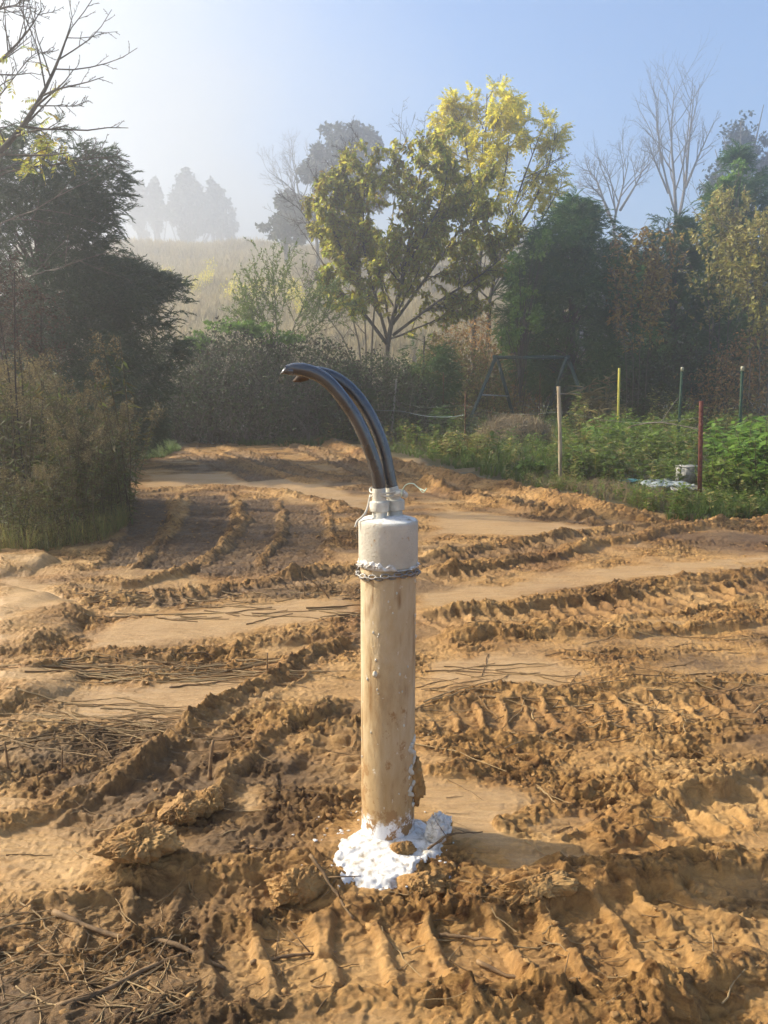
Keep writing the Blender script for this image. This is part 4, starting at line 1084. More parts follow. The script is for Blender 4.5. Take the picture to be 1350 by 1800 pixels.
    mb = MB(); mb.tube(spline([[0, 0, 0], [.02, 0, .4], [.01, 0, .86]], 8), np.linspace(.005, .002, 8), 5); mb.build('stem', M['stem'], t)
    r2 = np.random.default_rng(5); n = 46; tt = r2.uniform(.25, 1, n); az = r2.uniform(0, 6.28, n)
    v, f = inst(LEAF_V, LEAF_F, np.stack([tt * .015, tt * 0, tt * .86], -1), np.stack([np.cos(az), np.sin(az), r2.uniform(-.5, .6, n)], -1), np.stack([.018 + 0 * tt, .13 - .07 * tt, .02 + 0 * tt], -1))
    obj('leaves', raw_mesh('leaves', v, f, [M['green']]), t)
left_side()

# ------------------------------------------------------------------ GRASS and WEEDS
def greens():
    rg = np.random.default_rng(400)
    def patch(poly, n):
        p = np.array([gp(*q)[:2] for q in poly]); lo, hi = p.min(0), p.max(0); out = np.empty((0, 2))
        while len(out) < n:
            q = rg.uniform(lo, hi, (n * 3, 2)); out = np.vstack([out, q[in_poly(q[:, 0], q[:, 1], p) > 0]])
        return out[:n]
    def stand(q, off=.02): return np.stack([q[:, 0], q[:, 1], ground(q[:, 0], q[:, 1]) - off], -1)
    T = [tuft_template(s, 10, .6, .05) for s in (21, 22, 23)]
    q = np.vstack([patch([(205, 812), (230, 788), (300, 780), (318, 792), (290, 803)], 1500), patch([(390, 778), (450, 770), (560, 770), (640, 775), (560, 783), (440, 784)], 900)])
    v, f = scatter_up(T, stand(q), rg.uniform(.08, .2, len(q)), rg)
    tag(obj('grass', raw_mesh('grass', v, f, [M['grass']])), 'short bright green grass strip at the foot of the brush', 'grass', kind='stuff')
    q = np.vstack([patch([(1175, 915), (1230, 885), (1380, 862), (1420, 900), (1360, 912), (1260, 918)], 800), patch([(640, 790), (720, 790), (850, 815), (1000, 862), (960, 866), (820, 832), (700, 802)], 500)])
    v, f = scatter_up(T, stand(q), rg.uniform(.07, .20, len(q)), rg)
    tag(obj('grass', raw_mesh('grass', v, f, [M['grass']])), 'low green grass along the outside of the wire fence', 'grass', kind='stuff')
    q = patch([(890, 850), (1010, 845), (1180, 882), (1250, 890), (1180, 906), (1010, 874), (930, 862)], 420)
    v, f = scatter_up([tuft_template(s, 10, 1.0, .03) for s in (25, 26)], stand(q), rg.uniform(.08, .2, len(q)), rg)
    tag(obj('dead_grass', raw_mesh('dead_grass', v, f, [M['deadgrass']])), 'matted dead grass at the foot of the wire fence', 'grass', kind='stuff')
    # the overgrown plot: leafy ground cover
    W = [weed_template(s, 18, 1.0, .30, .40) for s in range(4)] + [weed_template(9, 22, 1.0, .20, .30), weed_template(12, 14, .9, .36, .5)]
    q = np.vstack([patch([(580, 779), (700, 802), (840, 832), (985, 866), (1240, 893), (1400, 880), (1420, 752), (1200, 742), (1000, 742), (800, 745), (620, 757)], 3000),
                   patch([(985, 850), (1240, 885), (1400, 872), (1420, 800), (1200, 800), (1000, 800)], 700)])
    q = q[f3(np.stack([q[:, 0], q[:, 1], q[:, 0] * 0], -1), .8, 8, 2) > -.20]
    low = patch([(880, 858), (985, 858), (1180, 890), (1400, 872), (1420, 896), (1350, 914), (1190, 915), (1010, 876)], 520); q = np.vstack([q, low])
    hgt = np.where(np.arange(len(q)) < len(q) - 520, 1, .42) * rg.uniform(.18, .70, len(q)) * (1 - .38 * np.exp(-((q[:, 0] - 3.2) / .8) ** 2 - ((q[:, 1] - 9.9) / 1.3) ** 2)) * (1 + .35 * pn2(q[:, 0] * .7, q[:, 1] * .7, 9)) * np.interp(q[:, 0] - .22 * (q[:, 1] - 10), [0, 2, 4], [.75, .9, 1.0])
    gmask = rg.random(len(q)) < np.interp(q[:, 0], [0, 2.2, 4], [.45, .68, .85])
    for sel, m, nm, lab in ((gmask, 'green', 'weeds', 'leafy green weeds overgrowing the fenced plot'), (~gmask, 'weed_dull', 'weeds', 'dull olive and brown weeds among the green ones in the fenced plot')):
        v, f = scatter_up(W, stand(q[sel]), hgt[sel], rg)
        tag(obj(nm, raw_mesh(nm, v, f, [M[m]])), lab, 'weeds', kind='stuff')
    q = patch([(860, 850), (985, 852), (1000, 770), (860, 770), (740, 790)], 420)
    v, f = scatter_up(T, stand(q), rg.uniform(.12, .42, len(q)), rg)
    tag(obj('tall_grass', raw_mesh('tall_grass', v, f, [M['grass']])), 'long green grass behind the left wire panels', 'grass', kind='stuff')
    # leafy bushes at the right
    def leafy(name, lab, px, y, h, w, n, m, seed, ll=.16, lw=.42, cat='bush', grp=None):
        r2 = np.random.default_rng(seed); c = at(px, 850, y); t = thing(name, lab, cat, (c[0], y, gz(c[0], y) - .03), 0, grp)
        mb = MB(); ps, ds = [], []
        for k in range(n):
            a = r2.uniform(0, 6.28); rr = w * math.sqrt(r2.random()); hh = h * (1.05 - .45 * (rr / w) ** 2) * r2.uniform(.7, 1.05)
            b = np.array([math.cos(a) * rr * .6, math.sin(a) * rr * .6, 0]); e = np.array([math.cos(a) * rr * 1.1, math.sin(a) * rr * 1.1, hh])
            pts = spline([b, (b + e) / 2 + r2.normal(0, .03, 3), e], 7); mb.tube(pts, np.linspace(.006, .002, 7), 4)
            j = r2.uniform(1.2, 6, 20); i = np.minimum(j.astype(int), 5); u = (j - i)[:, None]
            ps.append(pts[i] * (1 - u) + pts[i + 1] * u); az = r2.uniform(0, 6.28, 20)
            ds.append(np.stack([np.cos(az), np.sin(az), r2.uniform(-.6, .5, 20)], -1))
        mb.build('stems', M['stem'], t); ps, ds = np.vstack(ps), np.vstack(ds); k = len(ps)
        v, f = inst(LEAF_V, LEAF_F, ps, ds, r2.uniform(.6, 1.25, k)[:, None] * np.array([[ll * lw, ll, ll * .5]]), r2.uniform(-.6, .6, k))
        obj('leaves', raw_mesh('leaves', v, f, [m]), t)
        return t
    leafy('leafy_bush', 'biggest bright green leafy bush at the right edge beside the red post', 1350, 9.3, 1.08, .62, 60, M['fresh'], 1)
    leafy('leafy_bush', 'lower green bush just right of the red post', 1275, 8.9, .50, .30, 34, M['green'], 2, .11)
    leafy('leafy_bush', 'leafy green bush behind the red post under the green stakes', 1290, 11.5, .85, .6, 50, M['fresh'], 3, .17)
    leafy('leafy_bush', 'broad green bush in the middle of the plot below the arched branch', 1110, 12.5, .72, .8, 60, M['green'], 4, .15)
    leafy('leafy_bush', 'small dark green bush growing against the pale wooden post', 1040, 10.6, .55, .5, 44, M['green'], 5, .12)
    leafy('leafy_bush', 'tuft of fresh green leaves at the fence foot left of the pale wooden post', 930, 11.0, .3, .16, 14, M['fresh'], 6, .12)
    leafy('leafy_bush', 'big leaved pale weed beside the rusty rod at the back fence', 778, 18.5, .8, .3, 16, M['fresh'], 7, .24, .6)
    leafy('leafy_bush', 'green bush below the yellow post', 1085, 15.0, .75, .7, 46, M['fresh'], 8, .15)
    leafy('leafy_bush', 'round weedy bush in front of the left wire panel', 820, 14.2, .55, .6, 44, M['weed_dull'], 9, .13)
    leafy('dry_corn', 'clump of dry pale corn stalks beside the swing frame', 1048, 19.5, 1.75, .5, 16, M['plume'], 10, .5, .12)
    # tall weeds at the back of the plot
    src = []
    for s in range(4):
        t = leafy('tall_weed', None, 1100, 18, 1.25, .22, 7, M['weed_dull'] if s % 2 else M['green'], 30 + s, .12, .4)
        src.append(t)
    for k in range(46):
        px = rg.uniform(1000, 1390) if k < 32 else rg.uniform(600, 860); y = rg.uniform(16.5, 20)
        o = src[k] if k < 4 else copy_tree(src[k % 4])
        x = at(px, 750, y)[0]; o.location = (x, y, gz(x, y) - .03); o.rotation_euler.z = rg.uniform(0, 6.28); sc = rg.uniform(.6, 1.12) * (.75 if k >= 32 else 1); o.scale = (sc, sc, sc)
        tag(o, 'tall leggy weed standing at the back of the fenced plot', 'weed', 'tall weeds at the back of the plot')
    # heap of cut grass by the swing frame
    c = at(905, 760, 17.0); c[2] = gz(c[0], 17.0); t = thing('grass_heap', 'grey brown heap of cut dry grass at the foot of the swing frame', 'heap', c)
    mb = MB(); mb.blob((0, 0, .1), (.75, .6, .42), 3, .25, 2); o = mb.build('mound', M['bark'], t)
    n = 2600; dd = rg.normal(0, 1, (n, 3)); dd[:, 2] = np.abs(dd[:, 2]); dd /= np.linalg.norm(dd, axis=1)[:, None]
    v, f = inst(LEAF_V, LEAF_F, dd * [.78, .62, .46] + [0, 0, .08], np.cross(dd, rg.normal(0, 1, (n, 3))) + dd * .3, rg.uniform(.6, 1.2, n)[:, None] * np.array([[.02, .28, .02]]), rg.uniform(0, 3, n))
    obj('cut_grass', raw_mesh('cut_grass', v, f, [M['deadgrass']]), t)
greens()

# ------------------------------------------------------------------ FENCE, POSTS, SWING FRAME, DEBRIS
M['paint_green'] = simple('dark_green_paint', (.012, .040, .031), (.022, .058, .046), 20, .42, .12, bdist=.002, spec=.5)
M['galv'] = simple('galvanised_bar', (.32, .33, .34), (.48, .49, .5), 30, .45, .1, metal=.6)
M['oldwood'] = simple('weathered_post_wood', (.22, .17, .11), (.46, .38, .27), 26, .9, .7, (1, 1, .12), .006, 6)
M['redsteel'] = simple('rusty_red_steel', (.10, .028, .018), (.20, .065, .045), 24, .8, .4, (1, 1, .5), .003, 6)
M['yellowpaint'] = simple('chalky_yellow_paint', (.50, .43, .06), (.68, .60, .12), 16, .7, .2, (1, 1, .4))
M['tpost'] = simple('green_stake_paint', (.02, .055, .028), (.04, .09, .05), 20, .6, .2)
M['cream'] = simple('cream_stake_tip', (.42, .39, .26), (.54, .50, .36), 20, .7, .1)
M['rust'] = simple('rusty_rod', (.09, .04, .022), (.19, .09, .045), 40, .9, .4, bdist=.002)
M['greywood'] = simple('grey_post_wood', (.20, .19, .17), (.36, .34, .31), 26, .9, .6, (1, 1, .15), .006)
M['wire'] = simple('dull_wire', (.16, .17, .16), (.26, .27, .26), 30, .7, 0)
M['blueline'] = simple('pale_blue_line', (.20, .27, .31), (.30, .38, .43), 30, .6, 0)
M['whitebox'] = simple('weathered_white_board', (.26, .255, .24), (.46, .45, .43), 14, .7, .2)
M['tarp'] = simple('crumpled_pale_tarp', (.20, .25, .26), (.44, .46, .46), 5, .5, .3, bdist=.02)
M['tealtarp'] = simple('teal_tarp', (.05, .20, .22), (.12, .32, .33), 6, .5, .3, bdist=.02)
def box(mb, lo, hi, rot=None, c=None):
    lo, hi = np.array(lo, float), np.array(hi, float)
    v = np.array([[x, y, z] for z in (0, 1) for y in (0, 1) for x in (0, 1)]) * (hi - lo) + lo
    if rot is not None: v = v @ np.array(rot).T
    if c is not None: v = v + c
    mb.add(v, np.array([[0, 2, 3, 1], [4, 5, 7, 6], [0, 1, 5, 4], [2, 6, 7, 3], [0, 4, 6, 2], [1, 3, 7, 5]]))
POSTS = {}
def fences():
    def post(name, lab, px, yb, ztop, px_top, kind, mat_, tip=None):
        b = at(px, 800, yb); x, y = b[0], b[1]; z0 = gz(x, y) - .12
        tx = at(px_top, 700, yb)[0]
        t = thing(name, lab, 'post', (x, y, z0))
        mb = MB(); L = ztop - z0; dx = tx - x
        if kind == 'wood':
            pts = spline([[0, 0, 0], [dx * .45 + .006, 0, L * .5], [dx, 0, L]], 12); k = 9
            mb.tube(pts, .026 + .003 * np.sin(np.arange(12) * 1.7), 8); mb.build('shaft', mat_, t, True)
        elif kind == 'rod':
            mb.tube(spline([[0, 0, 0], [dx * .5, 0, L * .5], [dx, 0, L]], 8), .011, 7); mb.build('shaft', mat_, t)
        else:            # steel stake with a T section and studs
            sh = np.array([[1, 0, dx / L], [0, 1, 0], [0, 0, 1.0]])
            box(mb, (-.024, -.004, 0), (.024, .002, L), sh); box(mb, (-.004, .002, 0), (.004, .034, L), sh)
            for zz in np.arange(.35, L - .08, .055): box(mb, (-.007, -.010, zz), (.007, -.004, zz + .022), sh)
            o = mb.build('shaft', mat_, t, False)
            if tip:
                m2 = MB(); box(m2, (-.0265, -.0125, L - .075), (.0265, .0025, L + .003), sh); box(m2, (-.0065, .0025, L - .075), (.0065, .0365, L + .003), sh)
                m2.build('tip', tip, t, False)
        POSTS[lab] = (np.array([x, y]), gz(x, y), dx / L)
        return t
    A = 'slightly leaning grey post at the far left end of the wire fence'
    B = 'thin dark post tangled in weeds where the blue line meets the swing frame'
    C = 'pale weathered wooden post before the right swing leg'
    D = 'rusty red steel stake nearest the mud on the right'
    post('fence_post', A, 686, 19, 1.50, 697, 'wood', M['greywood'])
    post('fence_post', B, 817, 15, 1.22, 818, 'rod', M['rust'])
    post('fence_post', C, 987, 10.3, 1.335, 981, 'wood', M['oldwood'])
    post('fence_post', D, 1236, 8.56, 1.175, 1233, 't', M['redsteel'])
    post('fence_post', 'yellow painted stake standing in the weeds right of the swing frame', 1085, 16, 1.70, 1086, 't', M['yellowpaint'])
    post('fence_post', 'leaning green steel stake with a cream tip behind the arched branch', 1190, 14.5, 1.68, 1196, 't', M['tpost'], M['cream'])
    post('fence_post', 'upright green steel stake with a cream tip nearest the right edge', 1299, 13, 1.66, 1301, 't', M['tpost'], M['cream'])
    post('fence_post', 'thin rusty rod standing left of the swing frame', 778, 20, 1.66, 779, 'rod', M['rust'])
    post('fence_post', 'thin rusty rod standing inside the swing frame', 947, 20, 1.66, 948, 'rod', M['rust'])
    # chicken wire between posts
    seq = [(A, 'farthest wire netting panel, next to the grey post'), (B, 'middle wire netting panel over green grass'), (C, 'nearest wire netting panel between the wooden post and red stake'), (D, None)]
    for (a, lab), (b, _) in zip(seq[:-1], seq[1:]):
        p, za, sa = POSTS[a]; q, zb, sb = POSTS[b]
        L = np.linalg.norm(q - p); cw, chh = .085, .075; H = .92
        nc, nr = int(L / cw), int(H / chh)
        t = thing('wire_netting', lab, 'fence', (p[0], p[1], za))
        rg = np.random.default_rng(int(L * 100)); E = []
        def P(i, j, up):
            s = (i + (.5 if j % 2 else 0)) * cw; h = j * chh + (.02 if up else -.02)
            f = s / L; sag = .10 * math.sin(math.pi * min(1, f)) * h / H
            off = .05 * math.sin(3.1 * s + 1) * math.sin(2.2 * h + .5)
            w = p + (q - p) * f
            return [w[0] - p[0] + off * .7, w[1] - p[1] + off * .7, h + .05 - sag + (zb - za) * f]
        for j in range(nr):
            for i in range(nc):
                lo = P(i, j, True); E.append((P(i, j, False), lo))
                if j < nr - 1:
                    if j % 2: nb = [(i, j + 1), (i + 1, j + 1)]
                    else: nb = [(i - 1, j + 1), (i, j + 1)]
                    for u, v_ in nb:
                        if 0 <= u < nc: E.append((lo, P(u, v_, False)))
        E = np.array(E); d = E[:, 1] - E[:, 0]; r = .0007
        F = frames(d); k = np.array([[math.cos(a_), 0, math.sin(a_)] for a_ in (0, 2.094, 4.189)]) * r
        off = np.einsum('nij,kj->nki', F, k)
        v = np.concatenate([E[:, 0][:, None] + off, E[:, 1][:, None] + off], 1).reshape(-1, 3)
        f0 = np.array([[0, 1, 4, 3], [1, 2, 5, 4], [2, 0, 3, 5]])
        f = (f0[None] + (np.arange(len(E)) * 6)[:, None, None]).reshape(-1, 4)
        obj('netting', raw_mesh('netting', v, f, [M['wire']]), t)
        mb = MB(); s = np.linspace(0, 1, 14)
        mb.tube(np.stack([(q - p)[0] * s, (q - p)[1] * s, H + .03 - .10 * np.sin(math.pi * s) + (zb - za) * s], -1), .0014, 4); mb.build('top_wire', M['wire'], t)
    mb = MB(); mb.tube(limb([(628, 722), (697, 722), (745, 731), (790, 733), (818, 729)], 19, 15, 16), .0038, 5)
    tag(mb.build('line', M['blueline']), 'pale blue line strung between the grey post and the thin dark post', 'line')
    # swing frame
    y = 20.6; b = at(935, 760, y); base = np.array([b[0], y, gz(b[0], y)])
    t = thing('swing_frame', 'dark green metal swing set frame without swings behind the garden', 'swing set', base)
    W = lambda px, py, dy=0: at(px, py, y + dy) - base
    def leg(p, q): 
        mb = MB(); e = W(*q); e[2] = -.06; s = W(*p); mb.tube(np.array([s, s * .5 + e * .5, e]), .046, 10); mb.build('leg', M['paint_green'], t)
    mb = MB(); a, c = W(866, 628), W(1001, 628); mb.tube(np.array([a, a * .5 + c * .5, c]), .045, 12); bar = mb.build('top_bar', M['paint_green'], t)
    leg((871, 629, -.1), (812, 775, -.9)); leg((874, 629, .1), (911, 770, .9))
    leg((995, 629, -.1), (950, 755, .9)); leg((998, 629, .1), (1052, 765, -.9))
    for (p1, p2) in (((843, 694, -.42), (893, 696, .40)), ((973, 692, .38), (1021, 692, -.36))):
        mb = MB(); mb.tube(np.array([W(*p1), (W(*p1) + W(*p2)) / 2, W(*p2)]), .018, 8); mb.build('cross_bar', M['galv'], t)
    for px in (870, 998):
        mb = MB(); c = W(px, 628); mb.lathe([(.001, -.06), (.062, -.05), (.066, 0), (.062, .05), (.001, .06)], 14, c); mb.build('bracket', M['paint_green'], t)
    for px in (885, 905, 955, 975):
        mb = MB(); c = W(px, 628); mb.tube(np.array([c + [0, 0, -.07], c, c + [0, 0, .065]]), .012, 6); mb.build('bolt', M['galv'], t)
    # arched pale branch in the weeds
    mb = MB(); mb.tube(limb([(1092, 760), (1115, 748), (1160, 743), (1205, 750), (1242, 757)], 13.5, 12.5, 14), np.linspace(.015, .009, 14), 7)
    mb.tube(limb([(1162, 743), (1180, 715), (1200, 690)], 13, 13.4, 6), np.linspace(.007, .003, 6), 5)
    tag(mb.build('branch', M['pale_bark']), 'pale curved branch arching over the green weeds', 'branch')
    # debris behind the near panel
    c = at(1212, 800, 9.9); c[2] = gz(c[0], c[1]) + .19; t = thing('box', 'weathered white box among the weeds beside the red stake', 'box', c, .35)
    mb = MB(); box(mb, (-.12, -.10, -.14), (.12, .10, .06)); mb.build('body', M['whitebox'], t, False)
    mb = MB(); box(mb, (-.13, -.11, .0605), (.13, .11, .078)); mb.build('lid', M['whitebox'], t, False)
    rg = np.random.default_rng(9)
    for px, py, y, rx, m, lab in ((1172, 826, 9.5, .30, 'tarp', 'crumpled pale plastic sheet lying in the weeds'), (1112, 824, 9.9, .14, 'tealtarp', 'scrap of teal plastic left of the crumpled pale sheet'), (1205, 836, 9.3, .2, 'whitebox', 'torn white scrap lying below the weathered box')):
        c = at(px, py, y); n = 22; gx, gy = np.meshgrid(np.linspace(-1, 1, n), np.linspace(-1, 1, n))
        zz = .10 * np.abs(pn2(gx * 1.7 + px, gy * 1.7, 3)) + .05 * np.abs(pn2(gx * 4, gy * 4 + px, 5)) + .16 - .10 * (gx ** 2 + gy ** 2) * .5
        v = np.stack([gx * rx * (1 + .15 * pn2(gy * 2, gx * 0 + px, 2)), gy * rx * .8, zz * rx * 2.0 + .03], -1).reshape(-1, 3)
        i, j = np.meshgrid(np.arange(n - 1), np.arange(n - 1), indexing='ij'); q = np.stack([i * n + j, i * n + j + 1, (i + 1) * n + j + 1, (i + 1) * n + j], -1).reshape(-1, 4)
        o = tag(obj('plastic_sheet', raw_mesh('plastic_sheet', v, q, [M[m]], True), None, (c[0], c[1], gz(c[0], c[1]))), lab, 'sheet')
        md = o.modifiers.new('thickness', 'SOLIDIFY'); md.thickness = .004
fences()

# ------------------------------------------------------------------ THE WELL CASING
PX, PY = .012, 2.15
GZ0 = gz(PX, PY)
def casing_material(name, cap=False):
    m, n, l, out = mat(name)
    tc = n.new('ShaderNodeTexCoord')
    def mapped(s):
        mp = n.new('ShaderNodeMapping'); mp.inputs['Scale'].default_value = s; l.new(tc.outputs['Object'], mp.inputs[0]); return mp.outputs[0]
    if cap:
        t1 = noise(n, l, 5, 6, .65, mapped((1, 1, 1)))
        c1 = ramp(n, [(.35, (.44, .39, .31)), (.62, (.60, .56, .48))]); l.new(t1.outputs['Fac'], c1.inputs[0])
        t2 = noise(n, l, 60, 4, .6, mapped((1, 1, .7))); c2 = ramp(n, [(.62, (0, 0, 0)), (.72, (.8, .8, .8))]); l.new(t2.outputs['Fac'], c2.inputs[0])
        mx = n.new('ShaderNodeMix'); mx.data_type = 'RGBA'; l.new(c2.outputs[0], mx.inputs[0]); l.new(c1.outputs[0], mx.inputs[6]); mx.inputs[7].default_value = (.36, .215, .085, 1)
        col = mx.outputs[2]; hb = noise(n, l, 120, 5, .7, mapped((1, 1, 1)))
    else:
        t1 = noise(n, l, 8, 9, .66, mapped((1, 1, .35)), .4)
        c1 = ramp(n, [(.32, (.32, .20, .09)), (.45, (.47, .345, .195)), (.64, (.57, .465, .32))]); l.new(t1.outputs['Fac'], c1.inputs[0])
        sp = n.new('ShaderNodeSeparateXYZ'); l.new(tc.outputs['Object'], sp.inputs[0])
        zr = n.new('ShaderNodeMapRange'); zr.inputs[1].default_value = .55; zr.inputs[2].default_value = .08; l.new(sp.outputs[2], zr.inputs[0])
        t3 = noise(n, l, 6, 6, .7, mapped((1, 1, .35)))
        mm = n.new('ShaderNodeMath'); mm.operation = 'MULTIPLY'; l.new(zr.outputs[0], mm.inputs[0]); l.new(t3.outputs['Fac'], mm.inputs[1])
        st = ramp(n, [(.22, (0, 0, 0)), (.62, (.85, .85, .85))]); l.new(mm.outputs[0], st.inputs[0])
        mx = n.new('ShaderNodeMix'); mx.data_type = 'RGBA'; l.new(st.outputs[0], mx.inputs[0]); l.new(c1.outputs[0], mx.inputs[6]); mx.inputs[7].default_value = (.40, .25, .10, 1)
        # rust runs: narrow vertical, where the noise peaks
        t4 = noise(n, l, 26, 3, .55, mapped((1, 1, .045))); r4 = ramp(n, [(.54, (0, 0, 0)), (.66, (.85, .85, .85))]); l.new(t4.outputs['Fac'], r4.inputs[0])
        t5 = noise(n, l, 9, 3, .6, mapped((1, 1, .5))); r5 = ramp(n, [(.50, (0, 0, 0)), (.58, (1, 1, 1))]); l.new(t5.outputs['Fac'], r5.inputs[0])
        m5 = n.new('ShaderNodeMath'); m5.operation = 'MULTIPLY'; l.new(r4.outputs[0], m5.inputs[0]); l.new(r5.outputs[0], m5.inputs[1])
        m2 = n.new('ShaderNodeMix'); m2.data_type = 'RGBA'; l.new(m5.outputs[0], m2.inputs[0]); l.new(mx.outputs[2], m2.inputs[6]); m2.inputs[7].default_value = (.23, .12, .045, 1)
        # pale crust flecks
        t6 = noise(n, l, 55, 4, .7, mapped((1, 1, .6))); r6 = ramp(n, [(.64, (0, 0, 0)), (.70, (1, 1, 1))]); l.new(t6.outputs['Fac'], r6.inputs[0])
        m3 = n.new('ShaderNodeMix'); m3.data_type = 'RGBA'; l.new(r6.outputs[0], m3.inputs[0]); l.new(m2.outputs[2], m3.inputs[6]); m3.inputs[7].default_value = (.70, .64, .53, 1)
        # white powder dusted over the lowest hand's breadth
        pz = n.new('ShaderNodeMapRange'); pz.inputs[1].default_value = .10; pz.inputs[2].default_value = .01; l.new(sp.outputs[2], pz.inputs[0])
        t7 = noise(n, l, 30, 6, .75, mapped((1, 1, .8))); a7 = n.new('ShaderNodeMath'); a7.operation = 'MULTIPLY_ADD'; a7.inputs[1].default_value = .62
        l.new(pz.outputs[0], a7.inputs[0]); l.new(t7.outputs['Fac'], a7.inputs[2])
        r7 = ramp(n, [(.70, (0, 0, 0)), (.84, (1, 1, 1))]); l.new(a7.outputs[0], r7.inputs[0])
        m4 = n.new('ShaderNodeMix'); m4.data_type = 'RGBA'; l.new(r7.outputs[0], m4.inputs[0]); l.new(m3.outputs[2], m4.inputs[6]); m4.inputs[7].default_value = (.80, .80, .80, 1)
        # splashes of clay thrown up from the ground
        t8 = noise(n, l, 22, 8, .7, mapped((1, 1, .8))); a8 = n.new('ShaderNodeMath'); a8.operation = 'MULTIPLY_ADD'; a8.inputs[1].default_value = .16
        l.new(zr.outputs[0], a8.inputs[0]); l.new(t8.outputs['Fac'], a8.inputs[2]); r8 = ramp(n, [(.66, (0, 0, 0)), (.71, (1, 1, 1))]); l.new(a8.outputs[0], r8.inputs[0])
        m6 = n.new('ShaderNodeMix'); m6.data_type = 'RGBA'; l.new(r8.outputs[0], m6.inputs[0]); l.new(m4.outputs[2], m6.inputs[6]); m6.inputs[7].default_value = (.33, .195, .085, 1)
        col = m6.outputs[2]; hb = noise(n, l, 90, 6, .7, mapped((1, 1, .35)))
    p = n.new('ShaderNodeBsdfPrincipled'); p.inputs['Roughness'].default_value = .78; p.inputs['Specular IOR Level'].default_value = .25
    l.new(col, p.inputs['Base Color'])
    b = n.new('ShaderNodeBump'); b.inputs['Strength'].default_value = .9; b.inputs['Distance'].default_value = .005
    l.new(hb.outputs['Fac'], b.inputs['Height']); l.new(b.outputs[0], p.inputs['Normal']); l.new(p.outputs[0], out.inputs[0])
    return m
M['casing'] = casing_material('stained_casing')
M['cap'] = casing_material('cream_cap', True)
M['poly'] = simple('black_poly_pipe', (.016, .018, .023), (.05, .052, .058), 9, .27, .06, (1, 1, 1), .002, 6, spec=.75)
_p = next(x for x in M['poly'].node_tree.nodes if x.type == 'BSDF_PRINCIPLED'); _p.inputs['Coat Weight'].default_value = .7; _p.inputs['Coat Roughness'].default_value = .22
M['fitting'] = simple('cream_fitting', (.46, .43, .36), (.64, .61, .53), 40, .6, .3, bdist=.002)
M['chain'] = simple('dull_steel_chain', (.16, .15, .14), (.34, .32, .30), 60, .5, .3, bdist=.001, metal=.5)
M['ropecol'] = simple('dirty_white_cord', (.45, .42, .35), (.62, .59, .52), 50, .8, .4, bdist=.002)
M['cord'] = simple('pale_green_cord', (.42, .55, .44), (.58, .70, .58), 50, .7, .2, bdist=.001)
M['pipebrown'] = simple('muddy_pipe_end', (.035, .024, .018), (.12, .075, .045), 40, .8, .4, bdist=.002)
